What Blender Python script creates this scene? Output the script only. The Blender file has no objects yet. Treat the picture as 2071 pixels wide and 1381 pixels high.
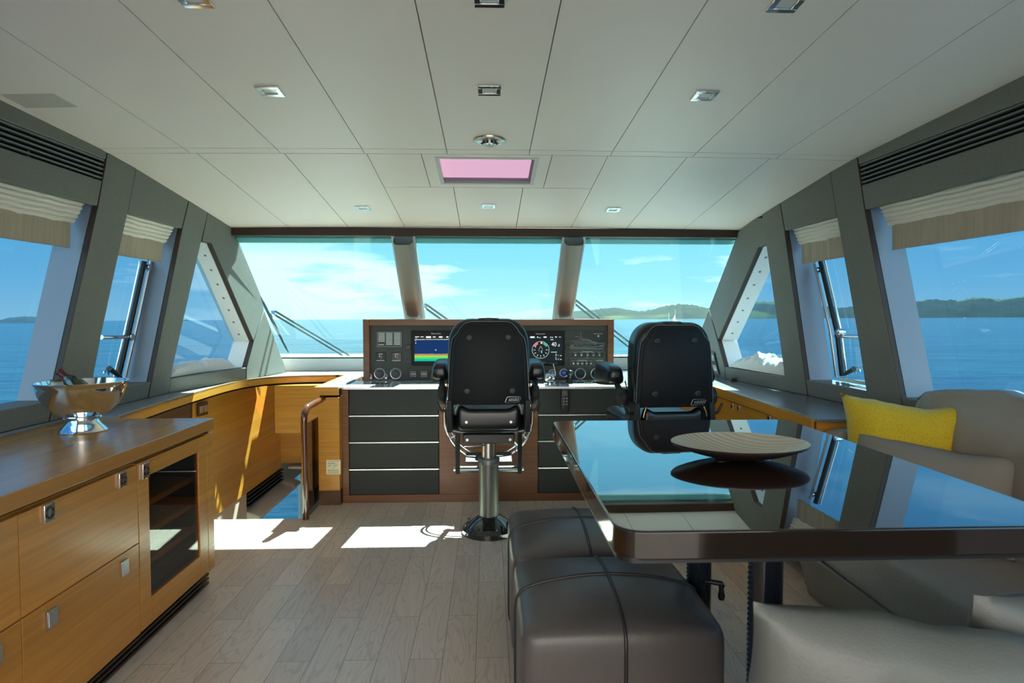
import bpy, math, random
from mathutils import Vector, Matrix, noise
random.seed(7)
PI = math.pi
# ------------------------------------------------------------------ camera
F = 1266.0                                   # focal length in pixels of a 2071 px wide frame
TH = math.atan(50.5/F); PS = math.atan(47.5/F*math.cos(TH)); CZ = 1.3
cd = bpy.data.cameras.new('camera'); cam = bpy.data.objects.new('camera', cd)
bpy.context.collection.objects.link(cam); bpy.context.scene.camera = cam
cd.sensor_width = 36.0; cd.lens = 36.0*F/2071.0
cam.location = (0, 0, CZ); cam.rotation_euler = (PI/2-TH, 0, -PS)
cd.clip_start = 0.05; cd.clip_end = 60000
cd.dof.use_dof = True; cd.dof.focus_distance = 3.6; cd.dof.aperture_fstop = 5.6
# ------------------------------------------------------------------ light
SC = bpy.context.scene
SC.view_settings.view_transform = 'Standard'; SC.view_settings.look = 'None'
SC.view_settings.gamma = 1.0; SC.view_settings.use_curve_mapping = False
SC.view_settings.exposure = 0.0
SKY = 1.32                                   # sky strength
AFT = 4.2                                    # extra unseen sky brightness added aft to light the cabin
SUN = 48.0
sl = bpy.data.lights.new('sun', 'SUN'); sl.energy = SUN; sl.angle = math.radians(0.55); sl.color = (1.0, 0.93, 0.82)
so = bpy.data.objects.new('sun', sl); bpy.context.collection.objects.link(so)
so.rotation_euler = Vector((-0.17, -0.60, -1.0)).to_track_quat('-Z', 'Y').to_euler()
so.location = (0, 0, 30)

def nd(nt, t, **kw):
    n = nt.nodes.new(t)
    for k, v in kw.items():
        if k in n.inputs.keys() if isinstance(k, str) else False: n.inputs[k].default_value = v
        else: setattr(n, k, v)
    return n
def setin(n, **kw):
    for k, v in kw.items(): n.inputs[k.replace('_', ' ')].default_value = v
    return n
def mth(nt, op, a, b=None, clamp=False):
    n = nt.nodes.new('ShaderNodeMath'); n.operation = op; n.use_clamp = clamp
    for i, x in enumerate((a, b)):
        if x is None: continue
        if isinstance(x, (int, float)): n.inputs[i].default_value = x
        else: nt.links.new(x, n.inputs[i])
    return n.outputs[0]
def mixc(nt, fac, a, b, mode='MIX'):
    n = nt.nodes.new('ShaderNodeMix'); n.data_type = 'RGBA'; n.blend_type = mode
    for sock, x in ((n.inputs[0], fac), (n.inputs[6], a), (n.inputs[7], b)):
        if isinstance(x, (int, float)): sock.default_value = x
        elif isinstance(x, tuple): sock.default_value = (*x, 1)[:4]
        else: nt.links.new(x, sock)
    return n.outputs[2]
def ramp(nt, fac, stops):
    n = nt.nodes.new('ShaderNodeValToRGB'); e = n.color_ramp.elements
    while len(e) < len(stops): e.new(0.5)
    for i, (p, c) in enumerate(stops):
        e[i].position = p; e[i].color = (*c, 1) if isinstance(c, tuple) else (c, c, c, 1)
    nt.links.new(fac, n.inputs[0]); return n.outputs[0]

w = bpy.data.worlds.new('sky'); SC.world = w; w.use_nodes = True
nt = w.node_tree; nt.nodes.clear(); L = nt.links.new
tc = nt.nodes.new('ShaderNodeTexCoord'); sx = nt.nodes.new('ShaderNodeSeparateXYZ'); L(tc.outputs['Generated'], sx.inputs[0])
el = mth(nt, 'MAXIMUM', sx.outputs[2], 0.0)
base = ramp(nt, el, [(0.0, (0.74, 0.88, 0.90)), (0.05, (0.47, 0.77, 0.90)), (0.12, (0.33, 0.68, 0.87)), (0.2, (0.25, 0.61, 0.84)), (0.6, (0.16, 0.42, 0.80)), (1.0, (0.10, 0.3, 0.7))])
mp = nt.nodes.new('ShaderNodeMapping'); mp.inputs['Scale'].default_value = (2.6, 2.6, 17.0); mp.inputs['Location'].default_value = (3.1, 0.4, 0.2)
L(tc.outputs['Generated'], mp.inputs[0])
nz = nt.nodes.new('ShaderNodeTexNoise'); setin(nz, Scale=1.6, Detail=7.0, Roughness=0.55, Distortion=0.3); L(mp.outputs[0], nz.inputs['Vector'])
az = mth(nt, 'ARCTAN2', sx.outputs[0], sx.outputs[1])
left = mth(nt, 'SUBTRACT', 1.0, mth(nt, 'ABSOLUTE', mth(nt, 'MULTIPLY', mth(nt, 'ADD', az, 0.30), 3.2)), True)
lowm = ramp(nt, el, [(0.0, 0.8), (0.03, 1.0), (0.085, 1.0), (0.125, 0.0)])
th = mth(nt, 'SUBTRACT', 0.60, mth(nt, 'MULTIPLY', left, 0.26))
cl = mth(nt, 'MULTIPLY', mth(nt, 'MULTIPLY', mth(nt, 'SUBTRACT', nz.outputs[0], th), 10.0, True), lowm)
hi = ramp(nt, nz.outputs[0], [(0.5, 0.0), (0.72, 0.85)])
hm = ramp(nt, el, [(0.16, 0.0), (0.3, 1.0)])
cl2 = mth(nt, 'ADD', cl, mth(nt, 'MULTIPLY', hi, hm), True)
col = mixc(nt, cl2, base, (1.05, 1.05, 1.02))
bk = mth(nt, 'MULTIPLY', mth(nt, 'SUBTRACT', mth(nt, 'MULTIPLY', sx.outputs[1], -1.0), 0.35), 4.0, True)
stg = mth(nt, 'ADD', SKY, mth(nt, 'MULTIPLY', bk, AFT))
col = mixc(nt, bk, col, (1.0, 0.93, 0.84))
bg = nt.nodes.new('ShaderNodeBackground'); L(col, bg.inputs[0]); L(stg, bg.inputs[1])
wo = nt.nodes.new('ShaderNodeOutputWorld'); L(bg.outputs[0], wo.inputs[0])

# ------------------------------------------------------------------ measuring helpers
_f = Vector((math.sin(PS)*math.cos(TH), math.cos(PS)*math.cos(TH), -math.sin(TH)))
_r = Vector((math.cos(PS), -math.sin(PS), 0)); _u = _r.cross(_f)
def ray(x, y): return _f + _r*((x-1035.5)/F) - _u*((y-690.5)/F)
def atY(x, y, Y): d = ray(x, y); return Vector((0, 0, CZ)) + d*(Y/d.y)
def atZ(x, y, Z): d = ray(x, y); return Vector((0, 0, CZ)) + d*((Z-CZ)/d.z)
def atX(x, y, X): d = ray(x, y); return Vector((0, 0, CZ)) + d*(X/d.x)
TL = [(-99, 2.02), (4.0, 2.005), (4.4, 1.97), (4.85, 1.82), (5.3, 1.74), (99, 1.70)]
TR = [(-99, 2.0), (2.5, 1.99), (3.3, 1.96), (3.8, 1.93), (4.2, 1.88), (4.75, 1.83), (99, 1.79)]
TT = [(-99, 1.9), (2.2, 1.89), (2.5, 1.86), (3.1, 1.81), (3.4, 1.79), (99, 1.80)]
def lut(t, y):
    for (a, b), (c, d) in zip(t, t[1:]):
        if a <= y <= c: return b+(d-b)*(y-a)/(c-a)
def zc(Y): return 2.1-.051*(Y-3) if Y < 3.04 else 2.098-.115*(Y-3.04)
def WX(s, Y, z, d=0.0):                       # the leaning cabin side: x at a given y, z; d metres outward
    b = lut(TL if s < 0 else TR, Y); t = lut(TT, Y); k = (zc(Y)-z)/(zc(Y)-.82)
    return s*(t+(b-t)*k+d)
def W(s, Y, z, d=0.0): return Vector((WX(s, Y, z, d), Y, z))
def wall(s, x, y, d=0.0):
    q = ray(x, y); lo, hi = .5, 9.
    for _ in range(50):
        m = (lo+hi)/2; p = Vector((0, 0, CZ))+q*m
        if abs(p.x) < abs(WX(s, p.y, p.z, d)): lo = m
        else: hi = m
    return p
def seaz(X, Y): return -2.6 - .0027*Y + .0062*X

# ------------------------------------------------------------------ materials
def M(name, col, rough=.5, metal=0., spec=.5, coat=0., bump=0., bscale=200., var=0., vscale=(1, 1, 1), ior=None, coatr=.03, sheen=0., emit=None, detail=4.):
    m = bpy.data.materials.new(name); m.use_nodes = True; nt = m.node_tree
    b = nt.nodes['Principled BSDF']
    setin(b, Roughness=rough, Metallic=metal); b.inputs['Base Color'].default_value = (*col, 1)
    b.inputs['Specular IOR Level'].default_value = spec; b.inputs['Coat Weight'].default_value = coat
    b.inputs['Coat Roughness'].default_value = coatr; b.inputs['Sheen Weight'].default_value = sheen
    if ior: b.inputs['IOR'].default_value = ior
    if emit: b.inputs['Emission Color'].default_value = (*emit[0], 1); b.inputs['Emission Strength'].default_value = emit[1]
    tc = nt.nodes.new('ShaderNodeTexCoord')
    if var:
        mp = nt.nodes.new('ShaderNodeMapping'); mp.inputs['Scale'].default_value = vscale; nt.links.new(tc.outputs['Object'], mp.inputs[0])
        n = nt.nodes.new('ShaderNodeTexNoise'); setin(n, Scale=1.0, Detail=6.0, Roughness=.6); nt.links.new(mp.outputs[0], n.inputs['Vector'])
        f = ramp(nt, n.outputs[0], [(.3, 1-var), (.7, 1+var)])
        nt.links.new(mixc(nt, 1.0, col, f, 'MULTIPLY'), b.inputs['Base Color'])
    if bump:
        n = nt.nodes.new('ShaderNodeTexNoise'); setin(n, Scale=bscale, Detail=detail); nt.links.new(tc.outputs['Object'], n.inputs['Vector'])
        bp = nt.nodes.new('ShaderNodeBump'); setin(bp, Strength=bump, Distance=.01); nt.links.new(n.outputs[0], bp.inputs['Height']); nt.links.new(bp.outputs[0], b.inputs['Normal'])
    return m
def woodmat(name, c1, c2, scale=(2, 2, 60), rough=.35, coat=.2):
    m = M(name, c1, rough, coat=coat, coatr=.15); nt = m.node_tree; b = nt.nodes['Principled BSDF']
    tc = nt.nodes.new('ShaderNodeTexCoord'); mp = nt.nodes.new('ShaderNodeMapping'); mp.inputs['Scale'].default_value = scale
    nt.links.new(tc.outputs['Object'], mp.inputs[0])
    n = nt.nodes.new('ShaderNodeTexNoise'); setin(n, Scale=1.0, Detail=9.0, Roughness=.65, Distortion=.4); nt.links.new(mp.outputs[0], n.inputs['Vector'])
    mp2 = nt.nodes.new('ShaderNodeMapping'); mp2.inputs['Scale'].default_value = tuple(s*.25 for s in scale); nt.links.new(tc.outputs['Object'], mp2.inputs[0])
    n2 = nt.nodes.new('ShaderNodeTexNoise'); setin(n2, Scale=1.0, Detail=3.0); nt.links.new(mp2.outputs[0], n2.inputs['Vector'])
    a = ramp(nt, n.outputs[0], [(.28, c2), (.68, c1)])
    nt.links.new(mixc(nt, 1.0, a, ramp(nt, n2.outputs[0], [(.3, .86), (.7, 1.1)]), 'MULTIPLY'), b.inputs['Base Color'])
    return m
def glassmat(name, tint, refl=.9, ior=1.45):
    m = bpy.data.materials.new(name); m.use_nodes = True; nt = m.node_tree; nt.nodes.clear()
    t = nt.nodes.new('ShaderNodeBsdfTransparent'); t.inputs[0].default_value = (*tint, 1)
    g = nt.nodes.new('ShaderNodeBsdfGlossy'); g.inputs['Roughness'].default_value = .0; g.inputs[0].default_value = (refl, refl, refl, 1)
    fr = nt.nodes.new('ShaderNodeFresnel'); fr.inputs[0].default_value = ior
    mx = nt.nodes.new('ShaderNodeMixShader'); o = nt.nodes.new('ShaderNodeOutputMaterial')
    geo = nt.nodes.new('ShaderNodeNewGeometry')
    # only the outward face reflects, so a pane does not act as a stack of mirrors
    f = mth(nt, 'MULTIPLY', fr.outputs[0], mth(nt, 'SUBTRACT', 1.0, geo.outputs['Backfacing']))
    nt.links.new(f, mx.inputs[0]); nt.links.new(t.outputs[0], mx.inputs[1]); nt.links.new(g.outputs[0], mx.inputs[2]); nt.links.new(mx.outputs[0], o.inputs[0])
    return m
FAB = M('wall_fabric', (.20, .20, .175), .75, spec=.25, bump=.25, bscale=900, var=.08, vscale=(90, 90, 90))
FABD = M('wall_edge', (.055, .035, .022), .6)
DARK = M('dark_gap', (.01, .009, .008), .9, spec=.1)
HULLW = M('white_hull', (.27, .30, .35), .45)
REVEAL = M('cream_reveal', (.92, .86, .77), .5)
CEIL = M('ceiling_vinyl', (.94, .835, .765), .42, spec=.35, bump=.08, bscale=700)
HEADER = M('header_brown', (.045, .022, .012), .5)
OAK = woodmat('honey_oak', (.58, .26, .030), (.46, .185, .016), (3, 3, 70))
OAKY = woodmat('honey_oak_side', (.58, .26, .030), (.46, .185, .016), (3, 1.5, 70), .38)
CABW = woodmat('cabinet_oak', (.62, .275, .040), (.50, .20, .022), (4, 1.6, 75), .34, .25)
CABT = woodmat('cabinet_top_oak', (.52, .235, .055), (.45, .195, .042), (30, 1.2, 30), .26, .35)
WALN = woodmat('helm_walnut', (.19, .066, .020), (.12, .038, .010), (1.6, 3, 80), .42, .15)
WALND = woodmat('plinth_walnut', (.10, .036, .014), (.06, .02, .008), (1.6, 3, 60), .45, .1)
RAILW = woodmat('varnished_rail', (.12, .036, .012), (.06, .016, .006), (30, 30, 2), .07, 1.0)
PANEL = M('black_leather_panel', (.022, .024, .022), .55, bump=.3, bscale=500)
DASH = M('dash_panel', (.05, .05, .042), .55, bump=.15, bscale=600)
BLK = M('black_plastic', (.012, .013, .014), .35)
BLKM = M('matt_black', (.012, .012, .013), .6)
SHELL = M('seat_shell', (.004, .0055, .0065), .5, spec=.28, bump=.12, bscale=600)
BLKL = M('black_leather', (.007, .009, .011), .3, spec=.6, bump=.05, bscale=350)
CHR = M('chrome', (.8, .8, .8), .08, metal=1.)
STEEL = M('brushed_steel', (.55, .55, .54), .28, metal=1.)
ALU = M('aluminium_strip', (.75, .76, .78), .3, metal=1.)
POST = M('grey_post', (.16, .165, .15), .38, metal=.6)
TABLE = M('table_lacquer', (.030, .013, .008), .012, coat=1.0, coatr=.0, ior=1.9, bump=.006, bscale=7, detail=1.)
TABE = M('table_edge', (.016, .011, .008), .08, coat=.35)
OTT = M('ottoman_leather', (.095, .084, .079), .34, spec=.5, bump=.10, bscale=300, var=.07, vscale=(6, 6, 6))
PIPE = M('piping_leather', (.025, .021, .02), .4)
SOFA = M('sofa_leather', (.285, .25, .21), .34, spec=.5, bump=.3, bscale=200, var=.06, vscale=(4, 4, 4))
SOFAD = M('sofa_base', (.24, .21, .17), .5, bump=.2, bscale=200)
GREYP = M('grey_pillow_fabric', (.24, .215, .18), .7, bump=.3, bscale=600)
PALEP = M('pale_pillow_leather', (.170, .175, .155), .42, bump=.15, bscale=200)
COUNT = M('counter_grey', (.30, .295, .29), .26, spec=.5, coat=.3, coatr=.2, bump=.1, bscale=500)
DASHT = M('dash_shelf_laminate', (.42, .46, .43), .2, coat=.5)
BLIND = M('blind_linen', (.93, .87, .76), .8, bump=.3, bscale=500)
BLINDD = M('blind_linen_shaded', (.50, .42, .32), .85, bump=.4, bscale=600, var=.12, vscale=(20, 60, 3))  # same linen as the lit folds, shade put into a darker colour
WHITEC = M('white_curtain', (.82, .80, .74), .8, bump=.3, bscale=300)
SCREENB = M('screen_bezel', (.008, .007, .007), .4, spec=.15)
PAPER = M('notice_paper', (.78, .70, .48), .6)
INK = M('notice_ink', (.12, .10, .07), .7)
WTXT = M('white_lettering', (.75, .77, .75), .5)
GLS = glassmat('side_glass', (.46, .665, .80), .7)
GLW = glassmat('windscreen_glass', (.77, .965, .985), .55)
SMOKE = glassmat('smoked_glass', (.32, .22, .13), .9, 1.6)
def yellow():
    m = M('yellow_weave', (.78, .52, .012), .8, sheen=.2); nt = m.node_tree; b = nt.nodes['Principled BSDF']
    tc = nt.nodes.new('ShaderNodeTexCoord'); v = nt.nodes.new('ShaderNodeTexVoronoi'); setin(v, Scale=130.)
    nt.links.new(tc.outputs['Object'], v.inputs['Vector'])
    bp = nt.nodes.new('ShaderNodeBump'); setin(bp, Strength=.4, Distance=.003); nt.links.new(v.outputs['Distance'], bp.inputs['Height']); nt.links.new(bp.outputs[0], b.inputs['Normal'])
    nt.links.new(mixc(nt, ramp(nt, v.outputs['Distance'], [(.2, 0.), (.7, 1.)]), (.66, .46, .008), (.56, .38, .006)), b.inputs['Base Color'])
    return m
YEL = yellow()
def floormat():
    m = M('pale_oak_floor', (.4, .35, .3), .32, coat=.3, coatr=.22); nt = m.node_tree; b = nt.nodes['Principled BSDF']; L = nt.links.new
    g = nt.nodes.new('ShaderNodeNewGeometry'); s = nt.nodes.new('ShaderNodeSeparateXYZ'); L(g.outputs['Position'], s.inputs[0])
    c = nt.nodes.new('ShaderNodeCombineXYZ'); L(mth(nt, 'ADD', s.outputs[1], 20.44), c.inputs[0]); L(mth(nt, 'ADD', s.outputs[0], 10.05), c.inputs[1])
    def brick(c1, c2, mo):
        n = nt.nodes.new('ShaderNodeTexBrick'); setin(n, Scale=1., Mortar_Size=.0011, Mortar_Smooth=.1, Bias=0., Brick_Width=.68, Row_Height=.125)
        n.inputs['Color1'].default_value = (*c1, 1); n.inputs['Color2'].default_value = (*c2, 1); n.inputs['Mortar'].default_value = (*mo, 1)
        n.offset = .5; n.squash = 1.; L(c.outputs[0], n.inputs['Vector']); return n
    bc = brick((.70, .59, .49), (.56, .47, .39), (.18, .14, .10)); br = brick((0, 0, 0), (1, 1, 1), (.5, .5, .5))
    off = nt.nodes.new('ShaderNodeCombineXYZ'); L(mth(nt, 'MULTIPLY', br.outputs[0], 37.), off.inputs[2])
    ad = nt.nodes.new('ShaderNodeVectorMath'); ad.operation = 'ADD'; L(g.outputs['Position'], ad.inputs[0]); L(off.outputs[0], ad.inputs[1])
    mp = nt.nodes.new('ShaderNodeMapping'); mp.inputs['Scale'].default_value = (9., 1.5, 1.); L(ad.outputs[0], mp.inputs[0])
    n = nt.nodes.new('ShaderNodeTexNoise'); setin(n, Scale=1., Detail=2.0, Distortion=.5); L(mp.outputs[0], n.inputs['Vector'])
    rg = mth(nt, 'SINE', mth(nt, 'MULTIPLY', n.outputs[0], 85.))
    mp2 = nt.nodes.new('ShaderNodeMapping'); mp2.inputs['Scale'].default_value = (160., 5., 1.); L(ad.outputs[0], mp2.inputs[0])
    n2 = nt.nodes.new('ShaderNodeTexNoise'); setin(n2, Scale=1., Detail=5.0, Roughness=.7); L(mp2.outputs[0], n2.inputs['Vector'])
    f = mth(nt, 'MULTIPLY', ramp(nt, rg, [(.55, 1.0), (.95, .84)]), ramp(nt, n2.outputs[0], [(.3, .90), (.7, 1.06)]))
    L(mixc(nt, 1.0, bc.outputs[0], f, 'MULTIPLY'), b.inputs['Base Color'])
    bp = nt.nodes.new('ShaderNodeBump'); setin(bp, Strength=.15, Distance=.004); L(mth(nt, 'SUBTRACT', f, bc.outputs['Fac']), bp.inputs['Height']); L(bp.outputs[0], b.inputs['Normal'])
    return m
FLOOR = floormat()

# ------------------------------------------------------------------ mesh building
class G:
    def __init__(s): s.v = []; s.f = []; s.mi = []; s.m = 0
    def add(s, vs, fs):
        o = len(s.v); s.v += [Vector(v) for v in vs]
        for f in fs: s.f.append([i+o for i in f]); s.mi.append(s.m)
        return s
    def box(s, x0, x1, y0, y1, z0, z1):
        return s.add([(x, y, z) for x in (x0, x1) for y in (y0, y1) for z in (z0, z1)],
                     [(0, 1, 3, 2), (4, 6, 7, 5), (0, 4, 5, 1), (2, 3, 7, 6), (0, 2, 6, 4), (1, 5, 7, 3)])
    def prism(s, pts, off):
        n = len(pts); pts = [Vector(p) for p in pts]
        if callable(off): back = [off(p) for p in pts]
        else: back = [p+Vector(off) for p in pts]
        # Newell normal decides the winding
        nn = Vector((0, 0, 0))
        for i in range(n): nn += pts[i].cross(pts[(i+1) % n])
        if nn.dot(back[0]-pts[0]) > 0: pts.reverse(); back.reverse()
        return s.add(pts+back, [list(range(n)), list(range(2*n-1, n-1, -1))]+[(i, i+n, (i+1) % n+n, (i+1) % n) for i in range(n)])
    def tube(s, pts, r, n=12, closed=False, caps=True):
        pts = [Vector(p) for p in pts]; N = len(pts); rr = r if isinstance(r, (list, tuple)) else [r]*N
        up = None; vs = []
        for i, p in enumerate(pts):
            a = pts[(i-1) % N] if (closed or i) else p; b = pts[(i+1) % N] if (closed or i < N-1) else p
            t = (b-a).normalized()
            if up is None: up = t.orthogonal().normalized()
            up = (up-t*up.dot(t)).normalized(); sd = t.cross(up)
            vs += [p+(up*math.cos(2*PI*k/n)+sd*math.sin(2*PI*k/n))*rr[i] for k in range(n)]
        fs = []
        for i in range(N if closed else N-1):
            j = (i+1) % N
            for k in range(n): fs.append((i*n+k, i*n+(k+1) % n, j*n+(k+1) % n, j*n+k))
        if caps and not closed: fs += [list(range(n-1, -1, -1)), [(N-1)*n+k for k in range(n)]]
        return s.add(vs, fs)
    def cyl(s, a, b, r, r2=None, n=24): return s.tube([a, b], [r, r if r2 is None else r2], n)
    def lathe(s, prof, c, axis='z', n=40):
        c = Vector(c); vs = []
        for (r, h) in prof:
            for k in range(n):
                a = 2*PI*k/n; ca, sa = math.cos(a)*r, math.sin(a)*r
                vs.append(c+Vector({'z': (ca, sa, h), 'y': (ca, h, -sa), 'x': (h, ca, sa)}[axis]))
        fs = [(i*n+k, i*n+(k+1) % n, (i+1)*n+(k+1) % n, (i+1)*n+k) for i in range(len(prof)-1) for k in range(n)]
        return s.add(vs, fs)
    def grid(s, fn, nu, nv, cu=False):
        vs = [fn(i/nu, j/nv) for i in range(nu+(0 if cu else 1)) for j in range(nv+1)]
        R = nu if cu else nu+1
        return s.add(vs, [(i*(nv+1)+j, ((i+1) % R)*(nv+1)+j, ((i+1) % R)*(nv+1)+j+1, i*(nv+1)+j+1) for i in range(nu) for j in range(nv)])
    def cushion(s, c, h, k=7, dome=0., n=12, M4=None, fn=None):
        """rounded block: a cube mapped by a p-norm, half sizes h"""
        c = Vector(c)
        def mp(p):
            q = Vector(p); l = (abs(q.x)**k+abs(q.y)**k+abs(q.z)**k)**(1/k); q = q/l
            z = q.z+(dome*(1-q.x*q.x)*(1-q.y*q.y) if q.z > 0 else 0)/h[2]
            o = Vector((q.x*h[0], q.y*h[1], z*h[2]))
            if fn: o = fn(o)
            if M4: o = M4 @ o
            return c+o
        for ax in range(3):
            for sg in (-1, 1):
                vs = []
                for i in range(n+1):
                    for j in range(n+1):
                        a = math.sin((i/n-.5)*PI)*1.0; b = math.sin((j/n-.5)*PI)*1.0
                        a = (2*i/n-1)*.5+a*.5; b = (2*j/n-1)*.5+b*.5
                        p = [0, 0, 0]; p[ax] = sg; p[(ax+1) % 3] = a; p[(ax+2) % 3] = b; vs.append(mp(p))
                f = [(i*(n+1)+j, (i+1)*(n+1)+j, (i+1)*(n+1)+j+1, i*(n+1)+j+1) for i in range(n) for j in range(n)]
                if sg < 0: f = [tuple(reversed(x)) for x in f]
                s.add(vs, f)
        return s
    def pillow(s, Mx, w, h, t, n=22, seed=0, ear=.07):
        """soft square cushion, width w, height h, thickness t, placed by matrix Mx (local x width, z height, y thickness)"""
        def fn(sd):
            def g(u, v):
                a, b = 2*u-1, 2*v-1
                e = (1-abs(a)**3.2)*(1-abs(b)**3.2); th = t/2*max(e, 0)**.5
                x = a*w/2*(1-ear*(1-b*b)); z = b*h/2*(1-ear*(1-a*a))
                q = (noise.noise(Vector((x*7+seed, z*7, sd*3)))*.018+noise.noise(Vector((x*22+seed, z*16, sd*3)))*.006)*max(e, 0)**.4
                return Mx @ Vector((x, sd*(th+q)+.0, z+noise.noise(Vector((x*6+seed, 2., 5.)))*.012+noise.noise(Vector((x*20+seed, 4., 5.)))*.005))
            return g
        s.grid(fn(-1), n, n); s.grid(lambda u, v: fn(1)(1-u, v), n, n)
        return s
BASE = {}
def mesh(name, g, mats, bevel=0., seg=2, smooth=40, sub=0, weld=False):
    me = bpy.data.meshes.new(name); me.from_pydata([tuple(v) for v in g.v], [], g.f)
    mats = mats if isinstance(mats, (list, tuple)) else [mats]
    for m in mats: me.materials.append(m)
    for p, i in zip(me.polygons, g.mi): p.material_index = i
    import bmesh
    bm = bmesh.new(); bm.from_mesh(me)
    if weld: bmesh.ops.remove_doubles(bm, verts=bm.verts, dist=1e-4)
    bmesh.ops.recalc_face_normals(bm, faces=bm.faces)
    bm.to_mesh(me); bm.free()
    if smooth:
        me.polygons.foreach_set('use_smooth', [True]*len(me.polygons)); me.set_sharp_from_angle(angle=math.radians(smooth))
    return me
def link(o): bpy.context.scene.collection.objects.link(o); return o
def tag(o, label=None, cat=None, group=None, kind=None):
    if label: o['label'] = label
    if cat: o['category'] = cat
    if group: o['group'] = group
    if kind: o['kind'] = kind
    return o
def thing(name, label, cat, loc=(0, 0, 0), group=None):
    o = link(bpy.data.objects.new(name, None)); o.location = loc; o.empty_display_size = .1; BASE[o.name] = Vector(loc)
    return tag(o, label, cat, group)
def obj(name, g, mats, parent=None, bevel=0., seg=2, smooth=40, label=None, cat=None, group=None, kind=None, weld=False, vn=False):
    """geometry comes in world coordinates; the mesh is stored relative to its parent's base"""
    if parent is not None: b = BASE[parent.name]
    else:
        xs = [v.x for v in g.v]; ys = [v.y for v in g.v]
        b = Vector(((min(xs)+max(xs))/2, (min(ys)+max(ys))/2, min(v.z for v in g.v)))
    g.v = [v-b for v in g.v]
    o = link(bpy.data.objects.new(name, mesh(name, g, mats, smooth=smooth, weld=weld)))
    if parent is not None: o.parent = parent
    else: o.location = b
    BASE[o.name] = b
    if bevel:
        m = o.modifiers.new('bevel', 'BEVEL'); m.width = bevel; m.segments = seg; m.limit_method = 'ANGLE'; m.angle_limit = math.radians(35)
    return tag(o, label, cat, group, kind)
def dup(root, loc, rz=0., label=None, group=None, name=None):
    r = root.copy(); link(r); r.location = loc; r.rotation_euler = (0, 0, rz)
    if label: r['label'] = label
    if group: r['group'] = group
    for ch in list(root.children):
        c = ch.copy(); link(c); c.parent = r
        for gch in ch.children:
            d = gch.copy(); link(d); d.parent = c
    return r
def text(name, s, size, loc, parent, mat, rot=(PI/2, 0, 0), align='CENTER', depth=.0006, shear=0., sx=1.):
    cu = bpy.data.curves.new(name, 'FONT'); cu.body = s; cu.size = size; cu.align_x = align; cu.align_y = 'CENTER'; cu.extrude = depth; cu.shear = shear
    t = bpy.data.objects.new(name+'_src', cu); link(t)
    me = bpy.data.meshes.new_from_object(t); bpy.data.objects.remove(t)
    from mathutils import Euler
    R = Euler(rot).to_matrix().to_4x4() @ Matrix.Diagonal((sx, 1, 1, 1)); b = BASE[parent.name]
    me.transform(Matrix.Translation(Vector(loc)-b) @ R); me.materials.clear(); me.materials.append(mat)
    o = link(bpy.data.objects.new(name, me)); o.parent = parent; BASE[o.name] = b; return o

# ================================================================== THE SETTING
# floor, with the stairwell opening ahead on the left
g = G(); g.box(-2.1, 2.1, -1.8, 4.03, -.06, 0); g.box(-1.17, 2.1, 4.03, 5.75, -.06, 0)
obj('floor', g, FLOOR, kind='structure')
# ceiling panels with fine dark joints, on a roof slab that leaves the hatch open
XS = [-1.95, -1.43, -1.003, -.6, -.2, .2, .6, 1.01, 1.43, 1.95]; GAP = .0019
def camber(x): return -.012*(x/1.8)**2
g = G()
def cpanel(x0, x1, y0, y1, m=0, t=.018):
    x0 += GAP; x1 -= GAP; y0 += GAP*1.5; y1 -= GAP*1.5; n = 4
    g.m = m
    for i in range(n):
        a = x0+(x1-x0)*i/n; b = x0+(x1-x0)*(i+1)/n
        bot = [(a, y0, zc(y0)+camber(a)), (b, y0, zc(y0)+camber(b)), (b, y1, zc(y1)+camber(b)), (a, y1, zc(y1)+camber(a))]
        g.add(bot+[(p[0], p[1], p[2]+t) for p in bot], [(0, 3, 2, 1), (4, 5, 6, 7), (0, 1, 5, 4), (2, 3, 7, 6)]+([(3, 0, 4, 7)] if i == 0 else [])+([(1, 2, 6, 5)] if i == n-1 else []))
HX0, HX1, HY0, HY1 = -.249, .237, 3.153, 3.53
for a, b in zip(XS, XS[1:]):
    cpanel(a, b, -1.8, 3.034)
    cpanel(a, b, 3.034, 3.098)
XF = [-1.95, -1.40, -.985, -.59, .59, .985, 1.40, 1.95]
for a, b in zip(XF, XF[1:]):
    if a != -.59: cpanel(a, b, 3.098, 4.5)
cpanel(-.59, -.327, 3.098, 3.6); cpanel(.314, .59, 3.098, 3.6)
for a, b in ((-.59, -.198), (-.198, .197), (.197, .59)): cpanel(a, b, 3.6, 4.5)
cpanel(-.327+.0, HX0+GAP, 3.098, 3.6); cpanel(HX1-GAP, .314, 3.098, 3.6); cpanel(HX0-GAP, HX1+GAP, 3.098, HY0+GAP); cpanel(HX0-GAP, HX1+GAP, HY1-GAP, 3.6)
g.m = 1
def slab(x0, x1, y0, y1, dz0, dz1):
    g.add([(x, y, zc(y)+d) for x in (x0, x1) for y in (y0, y1) for d in (dz0, dz1)], [(0, 1, 3, 2), (4, 6, 7, 5), (0, 4, 5, 1), (2, 3, 7, 6), (0, 2, 6, 4), (1, 5, 7, 3)])
slab(-2.15, 2.15, -1.9, 3.04, .012, .09); slab(-2.15, HX0-.02, 3.04, 4.62, .012, .09); slab(HX1+.02, 2.15, 3.04, 4.62, .012, .09)
slab(HX0-.02, HX1+.02, 3.04, HY0-.02, .012, .09); slab(HX0-.02, HX1+.02, HY1+.02, 4.62, .012, .09)
obj('ceiling', g, [CEIL, M('joint_brown', (.06, .045, .03), .8)], kind='structure')
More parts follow.
